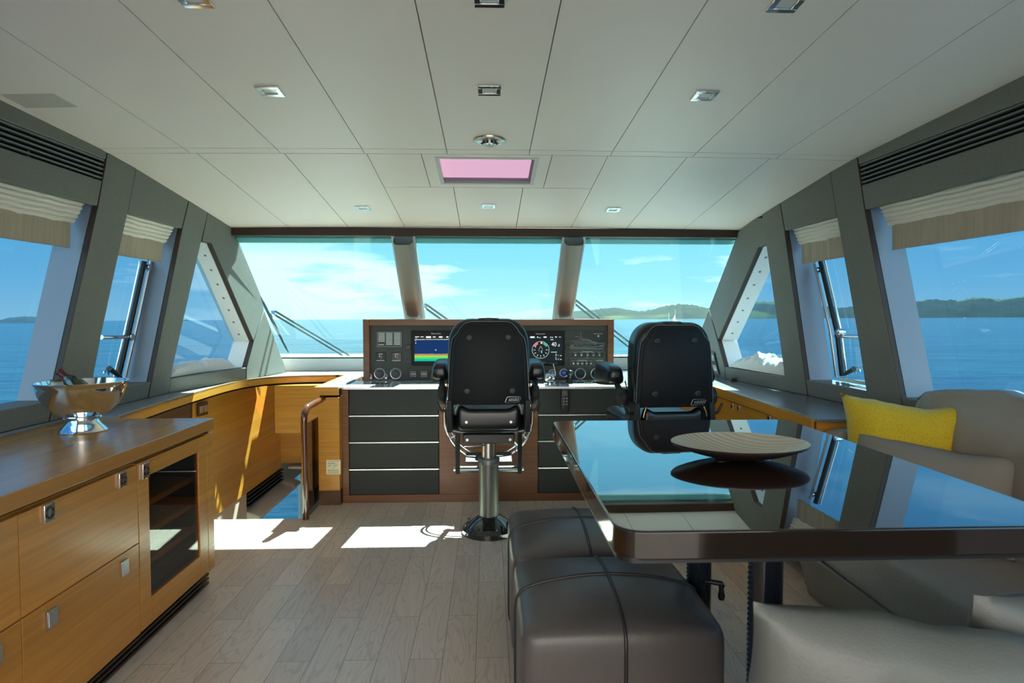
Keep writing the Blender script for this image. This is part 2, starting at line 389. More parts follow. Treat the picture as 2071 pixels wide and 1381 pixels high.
# roof hatch with its pink blind
hz = lambda y: zc(y)
hatch = thing('roof_hatch', 'rectangular roof hatch with a drawn pink blind in the ceiling above the helm', 'hatch', (-.006, 3.34, 2.06))
g = G()
for (x0, x1, y0, y1) in ((HX0-.016, HX0+.004, HY0-.016, HY1+.016), (HX1-.004, HX1+.016, HY0-.016, HY1+.016), (HX0+.004, HX1-.004, HY0-.016, HY0+.004), (HX0+.004, HX1-.004, HY1-.006, HY1+.016)):
    slab_z = [(x, y, hz(y)+d) for x in (x0, x1) for y in (y0, y1) for d in (-.002, .10)]
    g.add(slab_z, [(0, 1, 3, 2), (4, 6, 7, 5), (0, 4, 5, 1), (2, 3, 7, 6), (0, 2, 6, 4), (1, 5, 7, 3)])
obj('frame', g, M('hatch_frame', (.62, .60, .56), .4), hatch)
pk = bpy.data.materials.new('pink_translucent'); pk.use_nodes = True; n_ = pk.node_tree; n_.nodes.clear()
tr = n_.nodes.new('ShaderNodeBsdfTranslucent'); tr.inputs[0].default_value = (.070, .042, .065, 1)
df = n_.nodes.new('ShaderNodeBsdfDiffuse'); df.inputs[0].default_value = (.62, .44, .56, 1)
mx = n_.nodes.new('ShaderNodeMixShader'); mx.inputs[0].default_value = .35; oo = n_.nodes.new('ShaderNodeOutputMaterial')
n_.links.new(tr.outputs[0], mx.inputs[1]); n_.links.new(df.outputs[0], mx.inputs[2]); n_.links.new(mx.outputs[0], oo.inputs[0])
g = G(); g.add([(HX0, HY0, hz(HY0)+.014), (HX1, HY0, hz(HY0)+.014), (HX1, HY1, hz(HY1)+.014), (HX0, HY1, hz(HY1)+.014)], [(0, 1, 2, 3)])
obj('blind', g, pk, hatch)
# brown header over the windscreen
g = G(); g.box(-1.83, 1.83, 4.47, 4.56, 1.868, 1.93); obj('trim_1', g, HEADER, kind='structure', bevel=.006)
g = G(); g.prism([(-1.83, 4.56, 1.95), (-1.83, 4.56, 1.86), (-1.83, 4.585, 1.832), (-1.83, 4.61, 1.83), (-1.83, 4.61, 1.95)], (3.66, 0, 0))
obj('trim_2', g, M('windscreen_header', (.42, .55, .55), .4), kind='structure')

# ---- cabin sides
def side(s):
    o = 0. if s < 0 else -.035
    nm = 'left' if s < 0 else 'right'
    root = link(bpy.data.objects.new('wall_'+nm, None)); root['kind'] = 'structure'; BASE[root.name] = Vector((s*2.0, 2, .82)); root.location = BASE[root.name]
    def piece(name, pts, d0, d1, mat, mat2=None, bevel=.004, lab=None):
        P = [W(s, p[0], p[1], d0) if len(p) == 2 else p[0]+Vector((s*d0, 0, 0)) for p in pts]
        g = G(); n = len(P)
        g.prism(P, (s*(d1-d0), 0, 0))
        if mat2:
            g.mi = [0, 0]+[1]*n; mats = [mat, mat2]
        else: mats = mat
        return obj(name, g, mats, root, bevel=bevel)
    def quad(a, b, c, d): return [a, b, c, d]
    # pillars: (bottom y0,y1) -> (1.825) -> top
    A = [(2.925+o, .82), (3.072+o, 1.825), (3.09+o, zc(3.09)), (3.302+o, zc(3.30)), (3.286+o, 1.826), (3.217+o, 1.211), (3.185+o, .82)]
    B = [(3.755+o, .82), (3.83+o, 1.825), (3.856+o, zc(3.856)), (4.105+o, zc(4.105)), (4.08+o, 1.80), (3.985+o, .98), (3.983+o, .82)]
    R1 = [(.62, .82), (.62, zc(.62)), (.86, zc(.86)), (.80, .82)]
    R2 = [(-1.8, .82), (-1.8, zc(-1.8)), (-1.35, zc(-1.35)), (-1.4, .82)]
    for P in (A, B, R1, R2):
        piece('pillar', P, 0, .03, FAB, FABD)
        piece('hull_column', [(p[0]+(.012 if p[0] > sum(q[0] for q in P)/len(P) else 0), p[1]) for p in P], .032, .17, HULLW, bevel=0)
    px = (lambda *q: (wall(s, *q),))
    if s < 0:
        C = [px(421, 429), px(474, 464), px(481, 482), px(525, 591), px(534, 625), px(513, 689), px(428.5, 492), px(409, 488)]
        D = [px(534.5, 627), px(578, 746), px(575, 755), px(498.5, 767), px(499, 743), px(513.5, 691)]
        S3 = [px(346, 765), px(498, 743), px(497.5, 767), (3.985, .82)]
    else:
        C = [px(1543, 440), px(1527, 440), px(1493.5, 468), px(1484.5, 492), px(1434, 624), px(1452, 687), px(1533, 500), px(1554, 493)]
        D = [px(1433.5, 626), px(1398, 718), px(1388, 752), px(1466.5, 767), px(1465, 742), px(1451, 689)]
        S3 = [px(1611, 765), px(1465.5, 742), px(1467.5, 767), px(1615, 796)]
    piece('front_pillar', C, 0, .035, FAB, FABD)
    piece('front_pillar_foot', D, 0, .035, FAB, FABD)
    piece('hull_column', C, .037, .16, REVEAL, bevel=0); piece('hull_column', D, .037, .16, REVEAL, bevel=0)
    piece('sill_panel', S3, 0, .16, FAB)
    # panels over the windows and sills under them
    e = .004
    piece('upper_panel', [(3.286+o+e, 1.825), (3.303+o+e, zc(3.3)), (3.856+o-e, zc(3.856)), (3.83+o-e, 1.825)], .002, .03, FAB)
    piece('hull_header', [(3.25+o, 1.86), (3.25+o, zc(3.25)), (3.9+o, zc(3.9)), (3.9+o, 1.86)], .032, .17, HULLW, bevel=0)
    piece('hull_header', [(3.9+o, 1.80), (3.9+o, zc(3.9)), (4.45, zc(4.45)), (4.2, 1.80)], .037, .13, HULLW, bevel=0)
    for y0, y1, y0t, y1t in ((.80+e, 2.925+o-e, .86+e, 3.09+o-e), (-1.4+e, .62-e, -1.35+e, .62-e)):
        k = lambda t: y0+(y0t-y0)*t; k1 = lambda t: y1+(y1t-y1)*t
        if y0 > 0:
            piece('upper_panel', [(k(.8), 1.825), (k(.9), 1.945), (k1(.95), 1.945), (k1(.8)+.015, 1.825)], .002, .03, FAB)
            piece('upper_panel', [(k(.95), 2.047), (k(1), zc(y0t)), (k1(1), zc(y1t)), (k1(.98), 2.047)], .002, .03, FAB)
            piece('grille_recess', [(k(.9), 1.945), (k(.95), 2.047), (k1(.98), 2.047), (k1(.95), 1.945)], .028, .031, DARK, bevel=0)
            gr = piece('vent_grille', [(k(.9), 1.953), (k(.9), 1.957), (k1(.95), 1.957), (k1(.95), 1.953)], .004, .02, M('grille_slat', (.16, .165, .16), .4), bevel=0)
            g = G()
            for i in range(5):
                z = 1.955+i*.0205
                P = [W(s, y, z+q, .004) for y, q in ((k(.9), 0), (k(.9), .0065), (k1(.96), .0065), (k1(.95), 0))]
                g.prism(P, (s*.018, 0, 0))
            for yy in (1.45, 1.85, 2.25, 2.65):
                g.box(*sorted((WX(s, yy, 2.0, .012), WX(s, yy, 2.0, .026))), yy, yy+.012, 1.948, 2.045)
            g.v = [v-BASE[gr.name] for v in g.v]; old = gr.data; gr.data = mesh('vent_grille', g, old.materials[0])
        else:
            piece('upper_panel', [(k(.8), 1.825), (k(1), zc(y0t)), (k1(1), zc(y1t)), (k1(.8), 1.825)], .002, .03, FAB)
        piece('hull_header', [(y0-.03, 1.86), (y0-.03, zc(y0)), (y1t, zc(y1t)), (y1t, 1.86)], .034, .17, HULLW, bevel=0)
        piece('sill_panel', [(y0-.03, .82), (y0-.03, .915), (y1+.02, .915), (y1, .82)], .004, .17, FAB)
    piece('sill_panel', [(3.185+o+e, .82), (3.19+o+e, .915), (3.765+o-e, .915), (3.755+o-e, .82)], .004, .17, FAB)
    # lower hull side, behind the furniture
    g = G()
    ys = [-1.8, 2.5, 3.3, 3.8, 4.2, 4.4, 4.75, 4.85, 5.3, 5.8]
    for a, b in zip(ys, ys[1:]):
        if s < 0 and a > 3.7: continue
        g.add([W(s, y, z, dd) if z > .5 else Vector((WX(s, y, .82, dd+.004), y, z)) for y in (a, b) for z in (-.06 if s > 0 else -.06, .817) for dd in (.01, .17)],
              [(0, 1, 3, 2), (4, 6, 7, 5), (0, 4, 5, 1), (2, 3, 7, 6), (0, 2, 6, 4), (1, 5, 7, 3)])
    if s < 0: g.box(-2.2, -2.06, 3.8, 6.0, -.06, .80); g.box(-2.2, -1.95, 4.0, 5.8, .70, .80)
    obj('hull_side', g, HULLW, root)
    # sockets plate on the right front pillar, screw holes in the reveal
    if s > 0:
        g = G(); P = [wall(1, *q) for q in ((1439, 712), (1446.5, 713), (1457, 757), (1447, 754))]
        g.prism(P, (-.012, 0, 0)); g.m = 1
        for f0, f1 in ((.08, .46), (.54, .92)):
            q = [P[0].lerp(P[3], f0), P[1].lerp(P[2], f0), P[1].lerp(P[2], f1), P[0].lerp(P[3], f1)]
            c = sum(q, Vector())/4; g.prism([c+(x-c)*.72+Vector((-.0121, 0, 0)) for x in q], (-.003, 0, 0))
        so_ = obj('socket_plate', g, [BLK, STEEL], root)
    holes = [(415, 516.6), (427, 546), (440, 575), (452, 602.5), (462.7, 627), (472.5, 651.4), (483, 676)] if s < 0 else [(1549, 520.6), (1536.7, 549.5), (1525, 576), (1512.3, 603.3), (1502.3, 627.7), (1492.3, 651), (1481.3, 674)]
    pa, pb = (wall(s, 428.5, 492), wall(s, 513, 689)) if s < 0 else (wall(s, 1533, 500), wall(s, 1452, 687))
    t = (pb-pa).normalized(); nrm = t.cross(Vector((s, 0, 0))).normalized()
    if nrm.y > 0: nrm = -nrm
    g = G()
    for (hx, hy) in holes:
        q = ray(hx, hy); c0 = Vector((0, 0, CZ)); k = (pa-c0).dot(nrm)/q.dot(nrm); c = c0+q*k
        g.cyl(c-nrm*.002, c+nrm*.0012, .009, n=14)
    obj('screw_cap', g, M('screw_cap', (.35, .33, .3), .3, metal=.7), root)
    return root
WL = side(-1); WR = side(1)

# ---- glass and frames of the side windows
def pane(nm, s, pts, d, mat):
    g = G(); P = [W(s, y, z, d) for y, z in pts]; g.prism(P, (s*.006, 0, 0))
    return obj(nm, g, mat, kind='structure', smooth=0)
k = 1
for s in (-1, 1):
    o = 0. if s < 0 else -.035
    for pts, d in (([(.70, .86), (.78, 1.9), (3.2+o, 1.9), (3.08+o, .86)], .176), ([(3.05+o, .86), (3.17+o, 1.9), (3.97+o, 1.9), (3.88+o, .86)], .176),
                   ([(3.88+o, .83), (3.97+o, 1.9), (4.65, 1.9), (5.5, .83)], .163), ([(-1.7, .86), (-1.7, 1.9), (.76, 1.9), (.72, .86)], .176)):
        pane('window_%d' % k, s, pts, d, GLS); k += 1
# ---- windscreen: three panes, two mullions, sill
def ws(X, z, d=0.): return Vector((X, 4.56+(1.84-z)/.90*1.06+d, z))
WSN = Vector((0, .90, 1.06)).normalized()
for i, (a, b) in enumerate(((-1.86, -.62), (-.60, .61), (.63, 1.88))):
    g = G(); g.prism([ws(a, .90), ws(b, .90), ws(b, 1.90), ws(a, 1.90)], WSN*.008); obj('window_%d' % (9+i), g, GLW, kind='structure', smooth=0)
MULT = M('mullion_leather', (.23, .205, .18), .38, bump=.1, bscale=400)
for i, X in enumerate((-.606, .614)):
    g = G(); top = ws(X, 1.875); bot = ws(X, .93)
    sec = [(math.copysign(abs(math.cos(t))**.55, math.cos(t))*.068, math.copysign(abs(math.sin(t))**.7, math.sin(t))*.05) for t in [2*PI*q/32 for q in range(32)]]
    ax = (bot-top).normalized(); sd = Vector((1, 0, 0)); nn = sd.cross(ax)
    vs = [p+sd*a+nn*b-WSN*.045 for p in (top, top.lerp(bot, .5), bot) for a, b in sec]
    g.add(vs, [(r*32+q, r*32+(q+1) % 32, (r+1)*32+(q+1) % 32, (r+1)*32+q) for r in range(2) for q in range(32)])
    obj('trim_%d' % (3+i), g, MULT, kind='structure', smooth=60)
    g = G(); g.prism([ws(X-.085, .93), ws(X+.085, .93), ws(X+.085, 1.90), ws(X-.085, 1.90)], WSN*-.02+Vector((0, 0, .0)))
    obj('trim_%d' % (5+i), g, M('mullion_outer', (.45, .55, .58), .35), kind='structure')
g = G(); g.box(-1.83, 1.86, 5.56, 5.60, .82, .945); g.box(-1.83, 1.86, 5.56, 5.75, .925, .945); g.box(-1.1, 2.0, 5.70, 5.76, -.06, .945); g.box(-2.1, -1.1, 5.70, 6.0, .76, .945)
obj('trim_7', g, M('sill_vinyl', (.40, .42, .42), .6, bump=.3, bscale=500), kind='structure', bevel=.006)
g = G(); g.box(-2.2, -1.75, -1.86, -1.8, -.06, 2.36); g.box(1.75, 2.2, -1.86, -1.8, -.06, 2.36); g.box(-1.75, 1.75, -1.86, -1.8, 2.10, 2.36)  # unseen aft wall, its opening widened to let in more light
obj('wall_back', g, M('aft_wall', (.55, .52, .47), .6), kind='structure')

# ================================================================== OUTSIDE
def seamat():
    m = M('sea_water', (.035, .20, .25), .16, spec=.5); nt = m.node_tree; b = nt.nodes['Principled BSDF']; L = nt.links.new
    g = nt.nodes.new('ShaderNodeNewGeometry'); hs = []
    for sc, st in ((.035, 1.0), (.25, .5), (1.6, .22)):
        mp = nt.nodes.new('ShaderNodeMapping'); mp.inputs['Scale'].default_value = (sc, sc*2.2, sc); L(g.outputs['Position'], mp.inputs[0])
        n = nt.nodes.new('ShaderNodeTexNoise'); setin(n, Scale=1., Detail=5., Roughness=.6); L(mp.outputs[0], n.inputs['Vector']); hs.append((n, st, sc))
    h = mth(nt, 'ADD', mth(nt, 'ADD', mth(nt, 'MULTIPLY', hs[0][0].outputs[0], 5.), mth(nt, 'MULTIPLY', hs[1][0].outputs[0], 1.2)), mth(nt, 'MULTIPLY', hs[2][0].outputs[0], .16))
    bp = nt.nodes.new('ShaderNodeBump'); setin(bp, Strength=.30, Distance=1.0); L(h, bp.inputs['Height']); L(bp.outputs[0], b.inputs['Normal'])
    v = mth(nt, 'MULTIPLY', mth(nt, 'ADD', hs[0][0].outputs[0], hs[1][0].outputs[0]), .5)
    L(mixc(nt, ramp(nt, v, [(.42, 0.), (.6, 1.)]), (.002, .022, .038), (.006, .042, .056)), b.inputs['Base Color'])
    return m
g = G(); R = 26000.
rings = [0, 12, 30, 70, 160, 400, 1000, 3000, 9000, R]
vs = [Vector((0, 0, seaz(0, 0)))]; N = 72
for r_ in rings[1:]:
    vs += [Vector((r_*math.cos(2*PI*q/N), r_*math.sin(2*PI*q/N), seaz(r_*math.cos(2*PI*q/N), r_*math.sin(2*PI*q/N)))) for q in range(N)]
fs = [(0, 1+q, 1+(q+1) % N) for q in range(N)]
for i in range(len(rings)-2): fs += [(1+i*N+q, 1+(i+1)*N+q, 1+(i+1)*N+(q+1) % N, 1+i*N+(q+1) % N) for q in range(N)]
g.add(vs, fs)
obj('sea', g, seamat(), kind='structure')
# coast on the right, islands on the left
def hillmat(name, c1, c2, c3, sc):  # bluish tints in the base colours stand for aerial haze
    m = M(name, c1, .95, spec=.1); nt = m.node_tree; b = nt.nodes['Principled BSDF']; L = nt.links.new
    g = nt.nodes.new('ShaderNodeNewGeometry')
    def nz(s, d):
        mp = nt.nodes.new('ShaderNodeMapping'); mp.inputs['Scale'].default_value = (s, s, s*2.5); L(g.outputs['Position'], mp.inputs[0])
        n = nt.nodes.new('ShaderNodeTexNoise'); setin(n, Scale=1., Detail=d); L(mp.outputs[0], n.inputs['Vector']); return n.outputs[0]
    a = mixc(nt, ramp(nt, nz(sc, 6.), [(.35, 0.), (.65, 1.)]), c1, c2)
    a = mixc(nt, ramp(nt, nz(sc*.11, 2.), [(.57, 0.), (.60, 1.)]), a, c3)
    L(a, b.inputs['Base Color']); return m
def ridge(name, prof, R0, R1, mat, label, cat, base=None, rough=1.0):
    """prof: (pixel x, pixel y of the skyline); a solid hill between two distances"""
    g = G(); nu = int((prof[-1][0]-prof[0][0])/2); nv = 20
    def fn(u, v):
        x = prof[0][0]+(prof[-1][0]-prof[0][0])*u; y = lut(prof, min(max(x, prof[0][0]), prof[-1][0]))
        d = ray(x, 640); a = math.atan2(d.x, d.y); R_ = R0+(R1-R0)*v; Rm = R0+(R1-R0)*.45
        px, py = math.sin(a)*R_, math.cos(a)*R_
        hh = (Vector((0, 0, CZ))+ray(x, y)*(Rm/math.hypot(ray(x, y).x, ray(x, y).y))).z - seaz(math.sin(a)*Rm, math.cos(a)*Rm)
        shape = math.sin(PI*min(v/.9, 1.))**.8 if v < .9 else 0
        nn = noise.fractal(Vector((px*.012, py*.012, 3.)), 1., 2., 4)*.16+(noise.noise(Vector((px*.06, py*.06, 1.)))*.14+noise.noise(Vector((px*.15, py*.15, 1.)))*.12)*rough
        return Vector((px, py, seaz(px, py)-1.+max(0, hh)*shape*(1+nn*.7)+ (0 if shape > 0 else -1)))
    g.grid(fn, nu, nv)
    return obj(name, g, mat, label=label, cat=cat, smooth=30)
HM = hillmat('wooded_hill', (.0025, .008, .008), (.006, .015, .012), (.03, .042, .016), .03)
HF = hillmat('far_hill_hazed', (.06, .12, .15), (.07, .13, .16), (.08, .14, .16), .004)  # blue aerial haze painted into the base colour
HI = hillmat('island_wood', (.012, .026, .032), (.02, .038, .045), (.02, .038, .045), .02)
ridge('coast_hill', [(1120, 640), (1140, 634), (1160, 629), (1190, 627), (1245, 622), (1290, 629), (1320, 626), (1350, 619), (1375, 615), (1400, 618), (1430, 623), (1470, 618), (1510, 612), (1540, 611), (1580, 612), (1640, 618), (1700, 622), (1735, 619),
      (1790, 617), (1850, 611), (1875, 606), (1900, 606), (1935, 608), (1965, 602), (1990, 602), (2020, 606), (2071, 599), (2160, 596), (2300, 606), (2500, 600), (2900, 610), (3300, 630)], 1300, 2100, HM, 'low wooded green hills along the coast on the right', 'hill')
ridge('distant_mountain', [(960, 643), (1000, 637), (1040, 633), (1070, 628), (1100, 627), (1125, 622), (1160, 626), (1200, 632), (1260, 642)], 9000, 12000, HF, 'mountain ridge tinted with haze blue on the horizon behind the helm seat', 'mountain', rough=.2)
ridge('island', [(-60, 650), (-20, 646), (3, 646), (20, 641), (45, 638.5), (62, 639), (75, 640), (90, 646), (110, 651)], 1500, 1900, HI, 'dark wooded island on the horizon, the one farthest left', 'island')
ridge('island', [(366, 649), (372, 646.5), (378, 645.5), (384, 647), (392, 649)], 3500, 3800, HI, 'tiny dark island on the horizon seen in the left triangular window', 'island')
# sailing boat
P = atY(1367, 652, 420.); P.z = seaz(P.x, P.y)
sb = thing('sailing_boat', 'small white sailing boat anchored off the wooded coast', 'boat', P)
g = G(); g.prism([P+Vector(q) for q in ((-2.2, 0, -.3), (2.2, 0, -.3), (3.1, 0, 1.3), (-2.6, 0, 1.1))], (0, 2.4, 0)); obj('hull', g, M('boat_hull', (.10, .13, .16), .4), sb, bevel=.2)
g = G(); g.box(P.x-1.4, P.x+1., P.y+.5, P.y+1.9, P.z+1.1, P.z+1.8); obj('cabin', g, M('boat_white', (.8, .8, .8), .5), sb)
g = G(); g.cyl(P+Vector((-.1, 1.2, 1)), P+Vector((-.1, 1.2, 9.)), .10, n=8); obj('mast', g, M('boat_mast', (.6, .62, .62), .4), sb)
g = G(); g.prism([P+Vector(q) for q in ((-.3, 1.2, 2.), (-1.9, 1.2, 2.), (-.3, 1.2, 5.5))], (0, .05, 0)); obj('sail', g, M('boat_sail', (.85, .85, .82), .8), sb)
P2 = P+Vector((-4.6, 1, 0)); g = G(); g.cyl(P2, P2+Vector((0, 0, 6.5)), .12, n=8); obj('mast', g, M('boat_mast2', (.7, .72, .72), .4), sb)

# windscreen wipers
WIP = M('wiper_metal', (.09, .10, .10), .35, metal=.6)
def wiper(pts_arm, blade, label, hub):
    t = thing('windscreen_wiper', label, 'wiper', ws(hub[0], .93)+WSN*.05, 'pantograph wipers on the windscreen')
    def on(p, d=.06):
        q = ray(*p); c = Vector((0, 0, CZ)); o = ws(0, 1.84)+WSN*d; return c+q*((o-c).dot(WSN)/q.dot(WSN))
    (a0, a1), off = pts_arm, (9, 3)
    g = G(); g.tube([on(a0), on((a1[0]+4, a1[1]+2)), on(a1)], .009, 8); obj('arm', g, WIP, t)
    g = G(); g.tube([on((a0[0]-17, a0[1]-2)), on((a1[0]-1, a1[1]+7))], .009, 8); obj('arm', g, WIP, t)
    g = G(); c = on((a1[0]-4, a1[1]+6)); g.cyl(c-WSN*.02, c+WSN*.02, .022, n=14); g.cyl(c-Vector((.03, 0, .01)), c+Vector((.03, 0, .01)), .009, n=8); obj('pivot', g, CHR, t)
    m = ((blade[0][0]+blade[1][0])/2, (blade[0][1]+blade[1][1])/2)
    g = G(); g.tube([on(blade[0], .03), on(m, .035), on(blade[1], .03)], [.007, .013, .008], 8); obj('blade', g, BLK, t)
    if hub[1]:
        g = G(); g.tube([on((blade[0][0]*.7+m[0]*.3, blade[0][1]*.7+m[1]*.3), .06), on(m, .075), on((blade[1][0]*.7+m[0]*.3, blade[1][1]*.7+m[1]*.3), .06)], .012, 8); obj('blade_frame', g, STEEL, t)
    return t
wiper(((711, 722), (556, 629)), ((523, 594), (583, 712)), 'steel twin-arm wiper with its black blade on the left windscreen pane', (-1.2, 1))
wiper(((1013, 722), (860, 615)), ((842, 575+40), (880, 715)), 'twin-arm wiper of the middle windscreen pane, rods rising above the helm console', (.1, 0))
wiper(((1310, 722), (1162, 606)), ((1146, 612), (1185, 722)), 'twin-arm wiper on the right windscreen pane beside the console end', (1.2, 0))

# ================================================================== CEILING FITTINGS
def downlight_mesh():
    t = thing('downlight', 'x', 'ceiling light', (0, 0, 0), 'square chrome ceiling downlights')
    g = G()
    for (a, b, c, d) in ((-.043, .043, -.043, -.024), (-.043, .043, .024, .043), (-.043, -.024, -.024, .024), (.024, .043, -.024, .024)): g.box(a, b, c, d, -.006, .004)
    obj('bezel', g, CHR, t, bevel=.002)
    g = G(); g.box(-.024, .024, -.024, .024, -.001, .003); obj('lens', g, M('lamp_lens', (.75, .78, .75), .2, coat=1.), t, bevel=.004)
    return t
dl0 = downlight_mesh(); first = True
for (px_, py_), lab in (((546, 183), 'square downlight in the ceiling, rear row, left of centre'), ((990, 181), 'square dark-looking downlight behind the round ceiling sensor, rear row centre'),
        ((1425, 192), 'square chrome downlight in the ceiling, rear row, right of centre'), ((734, 420), 'small square downlight near the windscreen, left of the pink hatch'),
        ((988, 416), 'small square downlight near the windscreen, centred ahead of the pink hatch'), ((1240, 423), 'small square downlight near the windscreen, right of the pink hatch'),
        ((1590, 5), 'square downlight cut by the top edge of the view, at right'), ((390, -5), 'square downlight at the very top edge of the view, at left'), ((990, -6), 'square downlight at the very top edge of the view, in the middle')):
    y = 3.
    for _ in range(30):
        q = ray(px_, py_); z = zc(y)+camber(q.x/q.z*(zc(y)-CZ)); y = q.y/q.z*(z-CZ)
    X = q.x/q.z*(z-CZ); sl_ = .115 if y > 3.04 else .051
    if first: dl = dl0; first = False; dl.location = (X, y, z-.001)
    else: dl = dup(dl0, (X, y, z-.001))
    dl['label'] = lab; dl.rotation_euler = (-math.atan(sl_), 0, 0)
dt = thing('ceiling_sensor', 'round brass-rimmed sensor dome on the ceiling behind the pink hatch', 'smoke detector', (.006, 2.90, zc(2.9)))
c = Vector((.006, 2.90, zc(2.9)+.001))
g = G(); g.lathe([(.0, -.003), (.050, -.006), (.062, -.010), (.074, -.006), (.076, 0), (.076, .004), (0, .004)], c, n=48); obj('rim', g, M('satin_nickel', (.62, .55, .42), .2, metal=1.), dt)
g = G(); g.lathe([(.0, -.030), (.02, -.029), (.031, -.022), (.033, -.006), (.033, 0)], c, n=32); obj('dome', g, STEEL, dt)
g = G()
for i in range(10): a = 2*PI*i/10; g.box(c.x+.033*math.cos(a)-.004, c.x+.033*math.cos(a)+.004, c.y+.033*math.sin(a)-.004, c.y+.033*math.sin(a)+.004, c.z-.020, c.z-.009)
obj('vent', g, BLK, dt)
g = G(); Q = [(-.0, 0)]
cp = []
for p_ in ((-40, 183), (108, 184), (158, 211), (38, 213)):
    y = 2.4
    for _ in range(30):
        q = ray(*p_); z = zc(y); y = q.y/q.z*(z-CZ)
    cp.append(Vector((q.x/q.z*(z-CZ), y, z-.012)))
g.prism(cp, (0, 0, .010)); obj('ceiling_speaker', g, M('speaker_cloth', (.66, .60, .54), .8, bump=.5, bscale=900), label='flat square speaker grille let into the ceiling at far left', cat='speaker', bevel=.003)

# ================================================================== ROMAN BLINDS
def blind(s, y0, y1, label):
    root = thing('roman_blind', label, 'blind', W(s, (y0+y1)/2, 1.62, .06), 'gathered linen roman blinds')
    z1 = 1.845; n = 90
    prof = [(.11, z1)]
    for i in range(5):
        zt = z1-.004-i*.021; prof += [(.10, zt), (.060+.004*i, zt+.002), (.040+.004*i, zt-.004), (.034+.004*i, zt-.014), (.040+.004*i, zt-.023), (.056+.004*i, zt-.027), (.10, zt-.020)]
    prof += [(.10, z1-.125), (.11, z1-.10)]
    g = G(); m = len(prof)
    def P(u, j):
        y = y0+(y1-y0)*u; d, z = prof[j]
        e = .012*max(0, (z1-z)/.02-1); yy = y0+e*.4+(y1-y0-e*.8)*u
        w = noise.noise(Vector((yy*5, s*3, 1.)))*.006+noise.noise(Vector((yy*14, z*14, s*3)))*.0045+noise.noise(Vector((yy*45, z*40, 5)))*.002
        return W(s, yy, z+w*.9*(1 if z < z1-.012 else 0), max(.034, d+w))
    vs = [P(i/n, j) for i in range(n+1) for j in range(m)]
    g.add(vs, [(i*m+j, (i+1)*m+j, (i+1)*m+(j+1) % m, i*m+(j+1) % m) for i in range(n) for j in range(m)]+[list(range(m)), [n*m+j for j in range(m)][::-1]])
    obj('gathered_folds', g, BLIND, root, smooth=50)
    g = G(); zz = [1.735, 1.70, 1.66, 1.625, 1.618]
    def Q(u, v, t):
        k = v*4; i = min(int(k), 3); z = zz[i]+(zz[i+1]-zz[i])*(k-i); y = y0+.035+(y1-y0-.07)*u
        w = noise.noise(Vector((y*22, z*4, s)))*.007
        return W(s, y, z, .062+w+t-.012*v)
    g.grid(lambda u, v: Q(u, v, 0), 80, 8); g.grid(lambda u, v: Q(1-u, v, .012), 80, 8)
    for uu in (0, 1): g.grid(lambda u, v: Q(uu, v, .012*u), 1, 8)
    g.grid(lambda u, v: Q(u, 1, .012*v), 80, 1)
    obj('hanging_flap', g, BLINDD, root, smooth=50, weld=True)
    return root
blind(-1, .86, 3.03, 'long cream roman blind gathered at the top of the left side window')
blind(-1, 3.27, 3.80, 'short cream roman blind gathered over the narrow left window with the chrome bar')
blind(1, .86, 2.98, 'long cream roman blind gathered over the window behind the sofa')
blind(1, 3.22, 3.76, 'short cream roman blind over the narrow right window with the chrome bar')

# opening-window gear in the narrow side windows
def gear(s):
    px = (lambda x, y, d=.165: wall(s, x, y, d))
    t = thing('window_latch_gear', ('chrome and black opening gear of the narrow left window' if s < 0 else 'chrome and black opening gear of the narrow right window'), 'window gear', px(243 if s < 0 else 1703, 762), 'window gear')
    if s < 0: bar = [(292, 528), (268, 640), (240, 762)]; b2 = [(305, 528), (281, 640), (252, 766)]; cr = [(205, 682), (268, 681)]; cl = (298, 540); kn = (262, 681); lev = [(243, 762), (221, 745)]; hk = (215, 755)
    else: bar = [(1659, 527), (1693, 672), (1703, 760)]; b2 = [(1648, 533), (1679, 665), (1692, 762)]; cr = [(1690, 679), (1745, 681)]; cl = (1656, 546); kn = (1700, 672); lev = [(1708, 757), (1727, 746)]; hk = (1735, 752)
    g = G(); g.tube([px(*p, .15) for p in bar], .014, 12); obj('stay_bar', g, BLK, t)
    g = G(); g.tube([px(p[0]+(-9 if s < 0 else 9), p[1], .155) for p in bar], .007, 10); obj('chrome_rod', g, CHR, t)
    g = G(); g.tube([px(*p, .14) for p in b2], .010, 10); obj('frame_strip', g, STEEL, t)
    g = G(); g.tube([px(*p, .15) for p in cr], .012, 14); obj('cross_bar', g, CHR, t)
    g = G(); c = px(*kn, .15); g.lathe([(0, -.022), (.02, -.02), (.024, 0), (.02, .02), (0, .022)], c, 'x', 20); obj('knuckle', g, CHR, t)
    g = G(); c = px(*cl, .14); g.cyl(c+Vector((-.018*s, 0, 0)), c+Vector((.018*s, 0, 0)), .018, n=16); obj('clamp', g, CHR, t)
    g = G(); g.tube([px(*lev[0], .13), px(*lev[1], .12)], [.011, .015], 12); obj('lever', g, BLK, t)
    g = G(); c = px(*hk, .15); g.tube([c+Vector((0, .02*math.cos(a), .03*math.sin(a)-.005)) for a in [PI*q/8-.2 for q in range(9)]], .006, 8); obj('hook', g, CHR, t)
    g = G(); a, b = (px(206, 775, .1), px(258, 773, .1)) if s < 0 else (px(1700, 766, .1), px(1762, 776, .1))
    g.tube([a, b], .012, 4); obj('sill_track', g, STEEL, t)
gear(-1); gear(1)

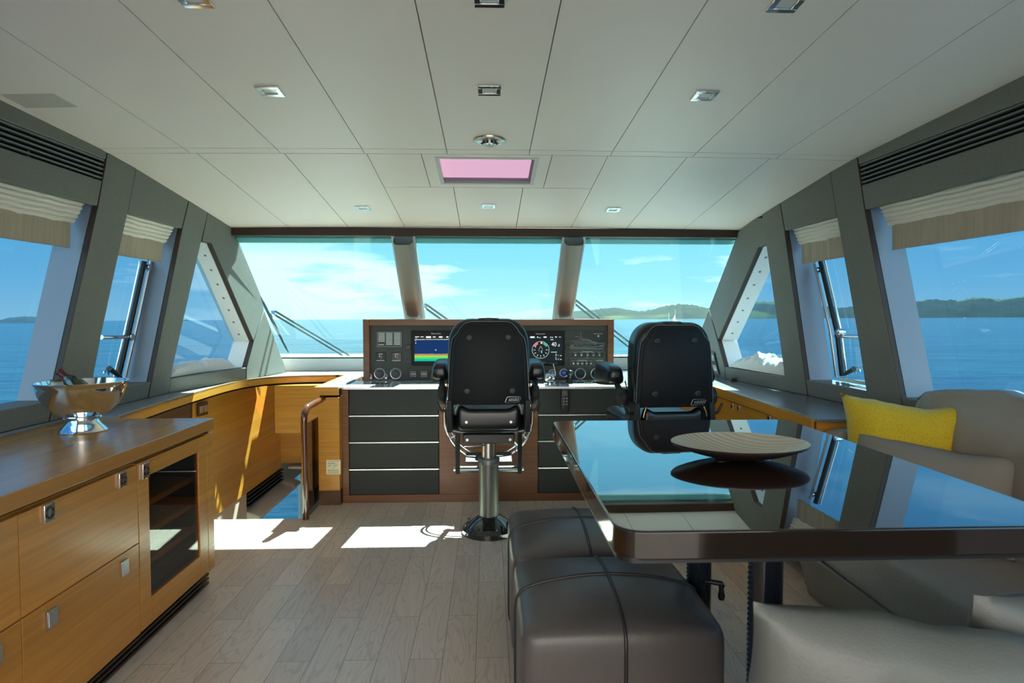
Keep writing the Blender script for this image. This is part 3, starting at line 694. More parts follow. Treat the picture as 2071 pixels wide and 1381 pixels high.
# bundled white curtains on the sills of the front side windows
def bundle(s, ya, yb, hs, label, seed):
    g = G()
    def fn(u, v):
        y = ya+(yb-ya)*u; a = PI*v; e = min(1, u/.08, (1-u)/.08)**.5
        h = lut(hs, u)*e
        r = 1+.28*noise.noise(Vector((u*14+v*2.5+seed, v*3, 0)))+.16*noise.noise(Vector((u*34+v*7+seed, v*8, 3)))
        d = .082-.066*math.cos(a); z = .917+h*math.sin(a)**.7*r
        return W(s, y, z, d)
    g.grid(fn, 110, 30)
    g.grid(lambda u, v: W(s, ya+(yb-ya)*u, .917, .02+.125*v), 4, 2)
    obj('curtain_bundle', g, WHITEC, label=label, cat='curtain', smooth=60)
bundle(-1, 4.02, 4.72, [(0, .055), (.3, .075), (.6, .08), (.85, .085), (1, .05)], 'flat bundle of white curtain cloth on the sill of the left triangular window', 1)
bundle(1, 3.86, 4.72, [(0, .07), (.4, .10), (.6, .115), (.8, .08), (1, .05)], 'crumpled white curtain cloth heaped on the sill of the right triangular window', 9)

# ================================================================== LEFT CABINETS
CX = -1.33
g = G(); g.box(-1.985, CX+.003, -.6, 3.06, .757, .81); g.m = 1; g.box(-1.96, CX-.018, -.59, 3.045, .746, .7565)  # second box: dark strip painted in for the shade under the top
obj('worktop', g, [CABT, DARK], label='long glossy oak worktop over the left cabinets, under the steel bowl', cat='worktop', bevel=.0025)
def pull(t, y, z, ring):
    g = G(); g.box(CX+.0, CX+.009, y-.026, y+.026, z-.03, z+.03); p = obj('pull_plate', g, CHR if ring else STEEL, t, bevel=.003)
    g = G()
    if ring:
        g.tube([(CX+.010, y+.015*math.cos(a), z+.017*math.sin(a)) for a in [2*PI*q/20 for q in range(20)]], .0035, 8, closed=True); obj('ring', g, BLK, p)
    else:
        g.box(CX+.009, CX+.0105, y-.019, y+.019, z-.022, z+.022); obj('flap', g, M('pull_flap', (.55, .56, .56), .3, metal=.9), p, bevel=.002)
def unit(y0, y1, label, pulls=True):
    t = thing('drawer_cabinet', label, 'cabinet', ((CX-.3), (y0+y1)/2, 0), 'oak drawer cabinets')
    g = G(); g.box(-1.97, CX-.024, y0, y1, .09, .745); obj('body', g, CABW, t)
    for i, (a, b) in enumerate(((.442, .739), (.09, .438))):
        g = G(); g.box(CX-.022, CX, y0+.002, y1-.002, a, b); d = obj('drawer_front', g, CABW, t, bevel=.0007)
        BASE[d.name] = BASE[t.name]
        z = .71 if i == 0 else .387
        for yy in (y0+.115, y1-.105):
            g = G(); ring = i == 0
            g.box(CX+.0, CX+.009, yy-.022, yy+.022, z-.027, z+.027)
            if ring:
                g.m = 1; g.tube([(CX+.010, yy+.015*math.cos(q), z+.017*math.sin(q)) for q in [2*PI*k_/20 for k_ in range(20)]], .0035, 8, closed=True)
            else: g.m = 1; g.box(CX+.009, CX+.0105, yy-.019, yy+.019, z-.022, z+.022)
            obj('pull', g, [CHR, BLK] if ring else [STEEL, M('pull_flap', (.5, .51, .52), .3, metal=.9)], d, bevel=.002)
    g = G(); g.box(-1.97, CX-.075, y0, y1, 0, .09); g.m = 1
    for k_ in range(4): g.box(CX-.075, CX-.028, y0, y1, .006+k_*.021, .016+k_*.021)
    obj('louvred_plinth', g, [BLKM, M('plinth_bronze', (.05, .032, .022), .3, metal=.5)], t)
    return t
unit(1.8, 2.4, 'oak drawer cabinet between the wine cooler and the view edge')
unit(1.2, 1.8, 'oak drawer cabinet at the lower left corner of the view, cut by the edge')
unit(.6, 1.2, 'oak drawer cabinet nearest the camera on the left, outside the view')
wc = thing('wine_cooler', 'oak cabinet with a dark glass door at the forward end of the left counter', 'wine cooler', (CX-.3, 2.72, 0))
g = G(); g.box(-1.97, CX-.024, 2.985, 3.05, .09, .745); g.box(-1.97, CX-.024, 2.402, 2.42, .09, .745); g.box(-1.97, -1.95, 2.42, 2.985, .09, .745); g.box(-1.97, CX-.024, 2.42, 2.985, .09, .11); g.box(-1.97, CX-.024, 2.42, 2.985, .73, .745)
g.box(CX-.024, CX, 2.985, 3.05, .09, .745)
obj('body', g, CABW, wc, bevel=.0015)
g = G(); g.box(-1.95, CX-.03, 2.421, 2.984, .111, .729); g.f = g.f[:0]; g.mi = []; g.v = []
g.box(-1.949, -1.945, 2.421, 2.984, .111, .729); g.box(-1.945, CX-.05, 2.421, 2.425, .111, .729); g.box(-1.945, CX-.05, 2.98, 2.984, .111, .729); g.box(-1.945, CX-.05, 2.425, 2.98, .111, .115); g.box(-1.945, CX-.05, 2.425, 2.98, .725, .729)
obj('lining', g, M('cooler_lining', (.03, .026, .022), .4), wc)
g = G(); y0, y1, gy0, gy1, gz0, gz1 = 2.404, 2.981, 2.478, 2.90, .195, .68
g.box(CX-.022, CX, y0, gy0, .092, .742); g.box(CX-.022, CX, gy1, y1, .092, .742); g.box(CX-.022, CX, gy0, gy1, .092, gz0); g.box(CX-.022, CX, gy0, gy1, gz1, .742)
dr = obj('door', g, CABW, wc, bevel=.001)
g = G(); g.box(CX-.012, CX-.006, gy0, gy1, gz0, gz1); obj('glass', g, glassmat('cooler_glass', (.62, .52, .40), .9, 1.75), dr, smooth=0)
g = G(); g.box(CX, CX+.009, 2.425, 2.47, .675, .735); g.m = 1; g.tube([(CX+.010, 2.447+.014*math.cos(q), .705+.017*math.sin(q)) for q in [2*PI*k_/20 for k_ in range(20)]], .0035, 8, closed=True)
obj('pull', g, [CHR, BLK], dr, bevel=.002)
for z in (.30, .42, .54):
    g = G(); g.box(-1.93, CX-.06, 2.43, 2.975, z, z+.008); g.box(CX-.062, CX-.05, 2.43, 2.975, z-.008, z+.016); obj('shelf', g, M('cooler_shelf', (.6, .36, .14), .4), wc)
g = G(); g.cyl((CX-.2, 2.55, .625), (CX-.2, 2.63, .625), .012, n=12); g.cyl((CX-.2, 2.55, .60), (CX-.2, 2.63, .60), .008, n=12); obj('latch', g, CHR, wc)
g = G(); g.box(-1.97, CX-.075, 2.4, 3.04, 0, .09); g.m = 1
for k_ in range(4): g.box(CX-.075, CX-.028, 2.4, 3.045, .006+k_*.021, .016+k_*.021)
obj('louvred_plinth', g, [BLKM, M('plinth_bronze', (.05, .032, .022), .3, metal=.5)], wc)
# steel bowl with a bottle in it
bc = Vector((-1.735, 2.73, .81))
g = G()
prof = [(.0, .001), (.106, .001), (.107, .004), (.100, .012), (.080, .03), (.068, .045), (.066, .052), (.078, .056), (.083, .060), (.079, .064), (.085, .068), (.12, .085), (.155, .115), (.18, .155), (.192, .19), (.194, .205), (.201, .210), (.203, .213), (.200, .2155), (.193, .213),
        (.188, .19), (.175, .155), (.15, .118), (.11, .088), (.06, .078), (.0, .076)]
prof = [(r_*.86, h_) for r_, h_ in prof]; g.lathe(prof, bc, n=72); obj('punch_bowl', g, CHR, label='large polished steel footed bowl on the left worktop', cat='bowl', smooth=50)
t = thing('wine_bottle', 'dark red-capped bottle lying in the steel bowl, its neck above the rim', 'bottle', bc+Vector((.02, 0, .085)))
a = bc+Vector((.045, .01, .125)); b = bc+Vector((-.095, .0, .258)); d_ = (b-a).normalized()
g = G(); g.tube([a, a+d_*.10, a+d_*.135, a+d_*.155, b-d_*.02], [.037, .037, .028, .015, .0135], 20); obj('body', g, M('bottle_glass', (.02, .03, .015), .05, coat=1.), t)
g = G(); g.tube([b-d_*.065, b-d_*.055, b-d_*.012, b-d_*.010, b], [.0155, .0155, .0155, .0175, .0175], 20); obj('capsule', g, M('foil_red', (.09, .012, .014), .3), t)
# ================================================================== LEFT LEDGE, STAIRWELL
def smooth(pts, n=6):
    out = []
    P = [Vector((*p, 0)) for p in pts]
    for i in range(len(P)-1):
        a, b, c, d = P[max(i-1, 0)], P[i], P[i+1], P[min(i+2, len(P)-1)]
        for k_ in range(n):
            t = k_/n; out.append(.5*((2*b)+(c-a)*t+(2*a-5*b+4*c-d)*t*t+(3*b-a-3*c+d)*t**3))
    out.append(P[-1]); return [(p.x, p.y) for p in out]
edge = smooth([(-1.775, 3.065), (-1.83, 3.6), (-1.86, 4.1), (-1.868, 4.5), (-1.84, 4.78), (-1.74, 5.0), (-1.55, 5.12), (-1.35, 5.16), (-1.18, 5.165)])
inner = edge+[(-1.18, 4.285), (-1.02, 4.285), (-1.02, 4.7)]
outer = [(-1.02, 5.56), (-1.73, 5.56), (-1.745, 5.3), (-1.82, 4.85), (-1.97, 4.4), (-2.0, 4.0), (-2.01, 3.065)]
led = thing('ledge_counter', 'grey-topped ledge with an oak edge sweeping round the stairwell below the left windows', 'counter', (-1.8, 4.3, .765))
g = G(); g.prism([(x, y, .82) for x, y in inner+outer], (0, 0, -.012)); obj('top', g, COUNT, led)
def band(path, z0, z1, off, name, mat, par, closed=False):
    g = G(); n = len(path); nr = []
    for i in range(n):
        a = Vector(path[max(i-1, 0)]); b = Vector(path[min(i+1, n-1)]); d = (b-a).normalized(); nr.append(Vector((d.y, -d.x)))
    vs = []
    for (x, y), m_ in zip(path, nr):
        for o_ in (0, off):
            for z in (z0, z1): vs.append((x+m_.x*o_, y+m_.y*o_, z))
    fs = []
    for i in range(n-1): a = i*4; b = a+4; fs += [(a, a+1, b+1, b), (a+2, b+2, b+3, a+3), (a+1, a+3, b+3, b+1), (a, b, b+2, a+2)]
    fs += [(0, 2, 3, 1), (4*n-4, 4*n-3, 4*n-1, 4*n-2)]
    g.add(vs, fs); return obj(name, g, mat, par)
p1 = edge+[(-1.18, 4.285)]; p2 = [(-1.18, 4.285), (-1.02, 4.285)]
band(edge, .766, .8215, -.014, 'edge_band', OAKY, led)
band([(-1.18, 5.16), (-1.18, 4.285)], .766, .8215, -.014, 'edge_band', OAK, led); band([(-1.18, 4.285), (-1.02, 4.285)], .766, .8215, .014, 'edge_band', OAK, led)
band([(x-.004, y) for x, y in edge], .8185, .8222, -.007, 'metal_strip', ALU, led)
und = [(x-.02, y+.0) for x, y in edge[:-8]]
# panelled side of the stairwell: leans in towards the floor
g = G(); g.box(-1.975, -1.94, 3.07, 5.88, -.115, .752)
sw = thing('stairwell_panelling', 'honey oak panelling curving down into the stairwell at left', 'panelling', (-1.8, 4.2, 0))
obj('side_panel', g, OAKY, sw)
g = G(); g.box(-1.975, -1.945, 3.9, 5.05, -1.2, -.118); obj('lower_panel', g, M('lower_wall_pink', (.55, .40, .30), .6), sw)
g = G(); g.box(-1.70, -1.195, 5.02, 5.5, .37, .753); obj('box_cupboard', g, OAK, sw, bevel=.002)
g = G(); g.box(-1.94, -1.19, 5.88, 5.92, -.07, .753); obj('front_panel', g, OAK, sw)
band([(x-.012, y) for x, y in edge], .752, .766, -.004, 'shadow_gap', DARK, sw)
# dark panel painted for a shelf's shaded inside, and switch plate under the ledge
def onpan(x, y, off=.0):                       # on the panelling just under the ledge
    q = ray(x, y); lo, hi = 2., 5.
    for _ in range(40):
        m__ = (lo+hi)/2; p = Vector((0, 0, CZ))+q*m__
        if p.x > -1.94-off: lo = m__
        else: hi = m__
    return p
sp = [onpan(*p, -.004) for p in ((283, 843), (388, 813), (389, 850), (283, 880))]
g = G(); g.prism(sp, (.004, 0, 0)); sh = obj('shelf_shade', g, WALND, sw)
sp2 = [onpan(*p, -.012) for p in ((389, 812), (391, 813), (391, 852), (389, 852))]
g = G(); g.prism(sp2, (.006, 0, 0)); obj('shelf_edge', g, OAK, sw)
swp = [onpan(*p, -.006) for p in ((398, 816), (417.5, 811.5), (417.5, 838), (398, 842.5))]
t = thing('switch_plate', 'dark wooden light switch plate with silver rockers, under the left ledge', 'light switch', sum(swp, Vector())/4)
g = G(); g.prism(swp, (.012, 0, 0)); obj('plate', g, M('switch_brown', (.06, .018, .01), .3), t, bevel=.002)
cc = sum(swp, Vector())/4
for a, b in ((-.42, -.04), (.04, .42)):
    e1 = (swp[1]-swp[0]); e2 = (swp[3]-swp[0])
    g = G(); g.prism([cc+e1*u_+e2*v_+Vector((.0125, 0, 0)) for u_, v_ in ((a, -.26), (b, -.26), (b, .26), (a, .26))], (.004, 0, 0)); obj('rocker', g, STEEL, t, bevel=.001)
# the post panel beside the console, smoked balustrade, handrail
pp = thing('side_post_panel', 'narrow oak end panel with a paper notice, between handrail and helm console', 'panel', (-1.08, 4.32, 0))
g = G(); g.box(-1.165, -1.022, 4.30, 4.36, .105, .748); g.box(-1.165, -1.02, 4.36, 5.38, .105, .748); obj('panel', g, OAK, pp, bevel=.002)
g = G(); g.box(-1.155, -1.024, 4.31, 4.36, .748, .766); obj('shadow_gap', g, DARK, pp)
g = G(); g.box(-1.17, -1.022, 4.315, 4.9, 0, .105); obj('plinth', g, WALND, pp)
def notice(par, P0, P1, P2, P3, nrm, mat):
    g = G(); g.prism([P0, P1, P2, P3], nrm*.001); o_ = obj('notice', g, mat, par)
    g = G(); e1 = P1-P0; e2 = P3-P0
    rows = [(.08, .1, .9), (.2, .1, .6), (.26, .1, .75), (.36, .1, .35), (.36, .45, .8), (.44, .1, .35), (.44, .5, .7), (.56, .4, .6), (.68, .1, .9), (.74, .1, .85), (.82, .1, .9), (.9, .1, .9)]
    for v_, a, b in rows:
        g.prism([P0+e1*a+e2*v_+nrm*.0012, P0+e1*b+e2*v_+nrm*.0012, P0+e1*b+e2*(v_+.022)+nrm*.0012, P0+e1*a+e2*(v_+.022)+nrm*.0012], nrm*.0003)
    obj('lettering', g, INK, o_)
P = [atY(*q, 4.299) for q in ((660, 930), (689, 930), (689, 959), (660, 959))]; notice(pp, *P, Vector((0, -1, 0)), PAPER)
g = G(); g.box(-1.198, -1.186, 4.045, 4.30, .02, .60); g.box(-1.198, -1.186, 4.30, 4.42, .02, .60)
sg = obj('glass_balustrade', g, SMOKE, label='smoked glass balustrade panel beside the curved wooden handrail', cat='balustrade', smooth=0)
rail = [(-1.175, 4.02, -.0), (-1.175, 4.02, .1), (-1.176, 4.02, .4), (-1.178, 4.02, .60)]
cen = []
for i in range(9):
    a = PI/2*i/8; cen.append(Vector((-1.178+.01*(1-math.cos(a)), 4.02+.07*(1-math.cos(a)), .63+.085*math.sin(a))))
rail += cen+[(-1.155, 4.16, .722), (-1.136, 4.24, .735), (-1.13, 4.305, .742)]
g = G(); g.tube(rail, .0215, 20); obj('handrail', g, RAILW, label='bent glossy wooden handrail at the head of the stairs', cat='handrail', smooth=60)
# lower deck seen through the stairwell
ld = thing('lower_deck', 'lower deck interior seen down the stairwell, with grey shelf and hull window', 'lower deck', (-1.6, 4.8, -1.3))
LW = M('lower_wall', (.55, .47, .38), .6); LG = M('lower_shelf_grey', (.55, .52, .47), .6, bump=.2, bscale=300)
g = G()
for (a, b, c_, d_) in ((3.9, 5.25, -1.6, -.07), (6.9, 7.9, -1.6, -.07)): g.box(-2.10, -2.04, a, b, c_, d_)
g.box(-2.10, -2.04, 5.25, 6.9, -1.6, -1.05); g.box(-2.10, -2.04, 5.25, 6.9, -.40, -.07)
g.box(-2.1, -.9, 7.84, 7.9, -1.6, .0); g.box(-1.15, -1.1, 4.03, 7.84, -1.6, -.062)
g.box(-2.1, -1.1, 3.85, 7.9, -1.66, -1.6); g.box(-2.1, -1.1, 3.9, 3.96, -1.6, -.062); g.box(-2.1, -1.1, 5.93, 7.9, -.07, -.03)
obj('walls', g, LW, ld)
g = G(); g.box(-2.07, -2.064, 5.25, 6.9, -1.05, -.40); obj('hull_window', g, GLS, ld, smooth=0)
g = G()
for i in range(4):
    z = -.01-.032*i; g.box(-1.965, -1.925, 5.05, 5.9, z-.012-.115, z-.115)
obj('vent_louvre', g, M('louvre_black', (.02, .02, .02), .25, metal=.4), ld)
g = G(); g.box(-1.99, -1.965, 5.05, 5.95, -.26, -.115); obj('louvre_back', g, M('louvre_back', (.3, .3, .29), .3, metal=.8), ld)
g = G(); g.prism([(-1.97, 5.05, -.26), (-1.84, 5.05, -.31), (-1.84, 5.05, -.34), (-1.97, 5.05, -.34)], (0, 1.1, 0)); obj('grey_shelf', g, LG, ld, bevel=.01)
g = G(); g.prism([(-1.62, 5.1, -.52), (-1.5, 5.9, -.48), (-1.2, 6.2, -.48), (-1.22, 5.3, -.52)], (0, 0, -.03)); obj('white_table', g, M('white_table', (.75, .76, .8), .2), ld, bevel=.01)
g = G(); g.box(-1.36, -1.16, 4.35, 4.85, -.9, -.26); obj('walnut_cupboard', g, WALN, ld); g = G(); g.box(-1.38, -1.152, 4.33, 4.87, -.26, -.24); obj('cupboard_top', g, BLK, ld)
g = G(); pts_ = [(-1.85, 5.82, -.10), (-1.5, 5.82, -.10)]; g.tube(pts_, .022, 10); g.m = 1; g.box(-1.66, -1.4, 5.75, 5.86, -.24, -.075); obj('door_closer', g, [STEEL, BLK], ld)

# ================================================================== RIGHT COUNTER
rc = thing('side_counter', 'dark grey counter with an oak edge running aft below the right windows', 'counter', (1.75, 3.6, .765))
in_r = [(1.0, 4.70), (1.0, 4.29), (1.55, 4.29), (1.535, 3.4), (1.518, 2.85)]
out_r = [(1.955, 2.85), (1.955, 3.3), (1.925, 3.8), (1.875, 4.2), (1.825, 4.75), (1.80, 5.56), (1.0, 5.56)]
g = G(); g.prism([(x, y, .82) for x, y in in_r+out_r], (0, 0, -.012)); obj('top', g, M('counter_dark', (.16, .15, .15), .22, coat=.4, coatr=.15, bump=.1, bscale=500), rc)
band([(1.55, 4.29), (1.535, 3.4), (1.518, 2.85)], .766, .8215, .012, 'edge_band', OAKY, rc); band([(1.0, 4.29), (1.55, 4.29)], .766, .8215, .012, 'edge_band', OAK, rc)
band([(1.556, 4.29), (1.541, 3.4), (1.524, 2.85)], .8185, .8224, .005, 'metal_strip', ALU, rc); band([(1.575, 4.29), (1.56, 3.4), (1.543, 2.85)], .8185, .8222, .004, 'metal_strip', ALU, rc)
g = G(); g.prism([(1.575, 4.315, .752), (1.56, 3.4, .752), (1.545, 2.95, .752), (1.56, 2.95, .752), (1.95, 2.95, .752), (1.85, 4.4, .752)], (0, 0, .014)); g.box(1.0, 1.6, 4.315, 4.4, .752, .766); obj('shadow_gap', g, DARK, rc)
for (ya, yb, lab, pl) in ((4.29, 3.86, 'oak cupboard under the right counter, next to the second helm seat', (1479, 1492)), (3.86, 3.42, 'oak cupboard under the right counter with a single pull, near the sofa', (1556,)), (3.42, 2.95, 'oak cupboard under the right counter, hidden behind the sofa end', ())):
    xa = 1.56+(ya-3.4)*.0165; xb = 1.56+(yb-3.4)*.0165
    t = thing('side_cupboard', lab, 'cupboard', (1.7, (ya+yb)/2, 0), 'oak cupboards under the right counter')
    g = G(); g.box(xa+.02, 1.80, yb+.001, ya-.001, .05, .75); obj('body', g, OAKY, t)
    g = G(); g.prism([(xa, ya-.002, .09), (xb, yb+.002, .09), (xb+.018, yb+.002, .09), (xa+.018, ya-.002, .09)], (0, 0, .66)); d_ = obj('door', g, OAKY, t, bevel=.0015)
    for p_ in pl:
        pos = atX(p_, 821 if p_ < 1485 else (826 if p_ < 1500 else 847), 1.562)
        g = G(); g.box(xb-.004, xb+.006, pos.y-.02, pos.y+.02, pos.z-.021, pos.z+.021); g.m = 1; g.box(xb-.006, xb-.003, pos.y-.011, pos.y+.011, pos.z-.012, pos.z+.012)
        obj('pull', g, [CHR, BLK], d_, bevel=.001)
g = G(); g.box(1.535, 1.955, 2.86, 2.94, .0, .806); obj('end_panel', g, OAK, rc)
g = G(); g.box(1.0, 1.575, 4.315, 4.36, .0, .752); obj('corner_panel', g, OAK, rc)
P = wall(1, 1489, 775); g = G(); g.box(P.x-.045, P.x-.005, P.y-.02, P.y+.02, .8225, .845); obj('hatch_clip', g, M('clip_bronze', (.10, .05, .03), .4), label='small bronze clip on the right counter under the triangular window', cat='clip', bevel=.004)

# ================================================================== HELM CONSOLE
hc = thing('helm_console', 'walnut and black helm console with instrument panel ahead of the helm seats', 'helm console', (0, 4.6, 0))
YB = 4.36
g = G(); g.box(-1.018, 1.0, YB+.02, 4.95, .0, .79)
g.box(-1.018, -.972, YB, YB+.02, .055, .79); g.box(-.345, .345, YB, YB+.02, .055, .79); g.box(.955, 1.0, YB, YB+.02, .055, .79); g.box(-1.018, 1.0, YB, YB+.02, 0, .055)
obj('body', g, WALN, hc, bevel=.002)
zr = [(.795, .618), (.602, .432), (.417, .243), (.228, .057)]
for (xa, xb) in ((-.970, -.347), (.347, .953)):
    for i, (b_, a_) in enumerate(zr):
        g = G(); g.box(xa+.003, xb-.003, YB-.004, YB+.02, a_, b_); obj('leather_panel', g, PANEL, hc, bevel=.004)
        if i < 3: g = G(); g.box(xa, xb, YB-.009, YB+.02, a_-.014, a_-.003); obj('metal_strip', g, ALU, hc, bevel=.002)
g = G(); g.box(-1.018, -.345, 4.345, 4.80, .795, .812); g.box(.345, .995, 4.345, 4.80, .795, .812); obj('dash_shelf', g, DASHT, hc, bevel=.004)
g = G(); g.box(-.345, .345, 4.345, 4.80, .795, .814); obj('dash_centre', g, WALN, hc, bevel=.002)
g = G(); g.box(-1.0, -.345, 4.338, 4.345, .797, .811); g.box(.345, .995, 4.338, 4.345, .797, .811); obj('dash_nosing', g, ALU, hc)
# instrument panel housing
YP = 4.80; IX0, IX1, IZ0, IZ1 = -.955, .968, .812, 1.279; T_ = .048
g = G(); g.box(IX0, IX0+T_, YP, YP+.26, IZ0, IZ1); g.box(IX1-T_, IX1, YP, YP+.26, IZ0, IZ1); g.box(IX0+T_, IX1-T_, YP, YP+.26, IZ1-T_, IZ1); g.box(IX0+T_, IX1-T_, YP+.20, YP+.26, IZ0, IZ1-T_)
ip = obj('instrument_panel', g, WALN, hc, bevel=.002)
YF = YP+.035
g = G(); g.box(IX0+T_, IX1-T_, YF, YF+.01, IZ0, IZ1-T_); obj('fascia', g, DASH, hc)
def q4(x0, y0, x1, y1, Y=YF): a = atY(x0, y0, Y); b = atY(x1, y1, Y); return a.x, b.x, b.z, a.z
def ipbox(x0, y0, x1, y1, d0, d1, name, mat, par=hc, bevel=0.):
    a, b, c_, d_ = q4(x0, y0, x1, y1); g = G(); g.box(a, b, YF-d1, YF-d0, c_, d_); return obj(name, g, mat, par, bevel=bevel)
def ring(x, y, rpx, name, mats, par=hc, knob=True, thick=.0035):
    c_ = atY(x, y, YF); r_ = rpx/F*YF*1.0; g = G()
    g.tube([(c_.x+r_*math.cos(a), YF-.004, c_.z+r_*math.sin(a)) for a in [2*PI*k_/32 for k_ in range(32)]], thick, 8, closed=True)
    g.m = 1; g.cyl((c_.x, YF, c_.z), (c_.x, YF-.004, c_.z), r_*.95, n=32)
    if knob: g.cyl((c_.x, YF, c_.z), (c_.x, YF-.02, c_.z), r_*.62, r_*.55, n=24); g.box(c_.x-r_*.14, c_.x+r_*.14, YF-.026, YF-.015, c_.z-r_*.5, c_.z+r_*.5)
    return obj(name, g, mats, par, smooth=40)
# alarm annunciator
al = ipbox(761.5, 669.5, 813.5, 702, 0, .006, 'alarm_panel', BLK)
g = G(); a, b, c_, d_ = q4(763, 671.5, 812, 701); g.m = 0
for (x0, x1, z0, z1) in ((a, b, c_, c_+.0018), (a, b, d_-.0018, d_), (a, a+.0018, c_, d_), (b-.0018, b, c_, d_)): g.box(x0, x1, YF-.0075, YF-.006, z0, z1)
obj('border', g, M('border_grey', (.5, .52, .52), .5), al)
LIT = M('alarm_label', (.50, .52, .47), .5)
for ci, (xa, xb) in enumerate(((765.5, 778.5), (781, 794), (797, 810))):
    g = G()
    for i in range(8):
        if ci == 0 and i > 5: continue
        y = 674.3+i*3.12; a, b, c_, d_ = q4(xa, y-.95, xb, y+.95); g.box(a, b, YF-.008, YF-.006, c_, d_)
    if ci == 0: a, b, c_, d_ = q4(766, 696, 777, 697.5); g.box(a, b, YF-.008, YF-.006, c_, d_)
    obj('alarm_labels', g, LIT, al)
for xa in (760, 792.2):
    sq = ipbox(xa, 713, xa+20, 732, 0, .010, 'small_display', M('gauge_glass', (.012, .022, .028), .15), bevel=.002)
    g = G(); a, b, c_, d_ = q4(xa+1.5, 728.3, xa+18, 729.6); g.box(a, b, YF-.0112, YF-.0102, c_, d_); a, b, c_, d_ = q4(xa+6, 715, xa+14, 716.5); g.box(a, b, YF-.0112, YF-.0102, c_, d_)
    a, b, c_, d_ = q4(xa+7, 718, xa+9, 722); g.box(a, b, YF-.0112, YF-.0102, c_, d_); g.m = 1; a, b, c_, d_ = q4(xa+10.5, 719, xa+12.2, 725.5); g.box(a, b, YF-.0112, YF-.0102, c_, d_)
    obj('readout', g, [LIT, M('readout_red', (.5, .08, .05), .4, emit=((1, .2, .1), .12))], sq)
for x in (768, 800.5): ring(x, 755.5, 10.5, 'rotary_knob', [ALU, M('knob_navy', (.012, .022, .035), .35)])
for x in (1173.3, 1205.3): ring(x, 755.5, 10.5, 'rotary_knob', [ALU, M('knob_navy', (.012, .022, .035), .35)])
for x in (828, 850, 872.5): 
    bt = ipbox(x, 749, x+15.5, 763.5, 0, .010, 'square_button', M('button_navy', (.010, .018, .026), .3), bevel=.003)
    g = G(); a, b, c_, d_ = q4(x+2.5, 755.3, x+13, 756.8); g.box(a, b, YF-.0112, YF-.0102, c_, d_); obj('button_label', g, LIT, bt)
ipbox(821, 697.5, 831, 706.5, 0, .012, 'cable_socket', BLK, bevel=.002); ipbox(1143, 698, 1152, 706, 0, .008, 'cable_socket', BLK, bevel=.002)
for i, x in enumerate((750.3, 781.3)):
    c_ = atY(x, 761.5, YF); g = G(); g.cyl((c_.x, YF, c_.z-.006), (c_.x, YF-.02, c_.z-.006), .010, n=16)
    g.tube([(c_.x+.011*math.cos(a), YF-.024, c_.z+.008+.011*math.sin(a)) for a in [2*PI*k_/14 for k_ in range(14)]], .004, 6, closed=True); obj('ignition_key', g, STEEL, hc)
    g = G(); g.box(c_.x-.03, c_.x+.07, YF-.03, YF, .8125, .822); obj('key_shelf', g, BLK, hc)
# displays
def display(x0, x1, kind):
    d = ipbox(x0-6.5, 669.5, x1+5, 739, 0, .012, 'display', SCREENB, bevel=.003)
    BASE[d.name] = BASE[hc.name]
    m = bpy.data.materials.new('screen_'+kind); m.use_nodes = True; nt = m.node_tree; b = nt.nodes['Principled BSDF']; setin(b, Roughness=.5); b.inputs['Specular IOR Level'].default_value = .1
    b.inputs['Base Color'].default_value = (.004, .006, .01, 1)
    g0 = nt.nodes.new('ShaderNodeNewGeometry'); s_ = nt.nodes.new('ShaderNodeSeparateXYZ'); nt.links.new(g0.outputs['Position'], s_.inputs[0])
    zt, zb = atY(900, 679, YF).z, atY(900, 730, YF).z
    v_ = mth(nt, 'DIVIDE', mth(nt, 'SUBTRACT', s_.outputs[2], zb), zt-zb)
    if kind == 'sonar':
        n = nt.nodes.new('ShaderNodeTexNoise'); setin(n, Scale=45., Detail=4.); nt.links.new(g0.outputs['Position'], n.inputs['Vector'])
        vv = mth(nt, 'ADD', v_, mth(nt, 'MULTIPLY', mth(nt, 'SUBTRACT', n.outputs[0], .5), .05))
        c_ = ramp(nt, vv, [(0., (.0, .35, .45)), (.10, (.01, .62, .18)), (.20, (.30, .70, .06)), (.235, (.75, .35, .05)), (.255, (.10, .01, .01)), (.275, (.75, .55, .45)), (.29, (.004, .03, .13)), (.84, (.003, .03, .12)), (.85, (.75, .65, .5)), (.865, (.75, .65, .5)), (.87, (.02, .025, .03)), (1., (.02, .025, .03))])
        c_.node.color_ramp.interpolation = 'LINEAR'; st = 1.1
    else: c_ = ramp(nt, v_, [(0., (.010, .022, .024)), (1., (.010, .018, .022))]); st = .9
    nt.links.new(c_, b.inputs['Emission Color']); b.inputs['Emission Strength'].default_value = st
    a, bb, cc_, dd_ = q4(x0, 679, x1, 730); g = G(); g.box(a, bb, YF-.0135, YF-.012, cc_, dd_); sc_ = obj('screen', g, m, d)
    return d
EM = M('screen_white', (.5, .5, .5), .4, emit=((.9, .95, .92), .75)); ys = YF-.0142
D1 = display(838.5, 923, 'sonar'); D2 = display(1052, 1136.5, 'wind')
def tx(s_, x, y, size, par, mat=EM, **kw):
    p = atY(x, y, ys); return text('lettering', s_, size, (p.x, ys, p.z), par, mat, **kw)
tx('Raymarine', 882, 674.5, .017, D1, WTXT); tx('Raymarine', 1093, 675, .017, D2, WTXT)
def bars(par, L_, mat=EM, name='status_bar'):
    g = G()
    for (x0, y0, x1, y1) in L_: a, b, c_, d_ = q4(x0, y0, x1, y1); g.box(a, b, ys-.0006, ys+.0008, c_, d_)
    return obj(name, g, mat, par)
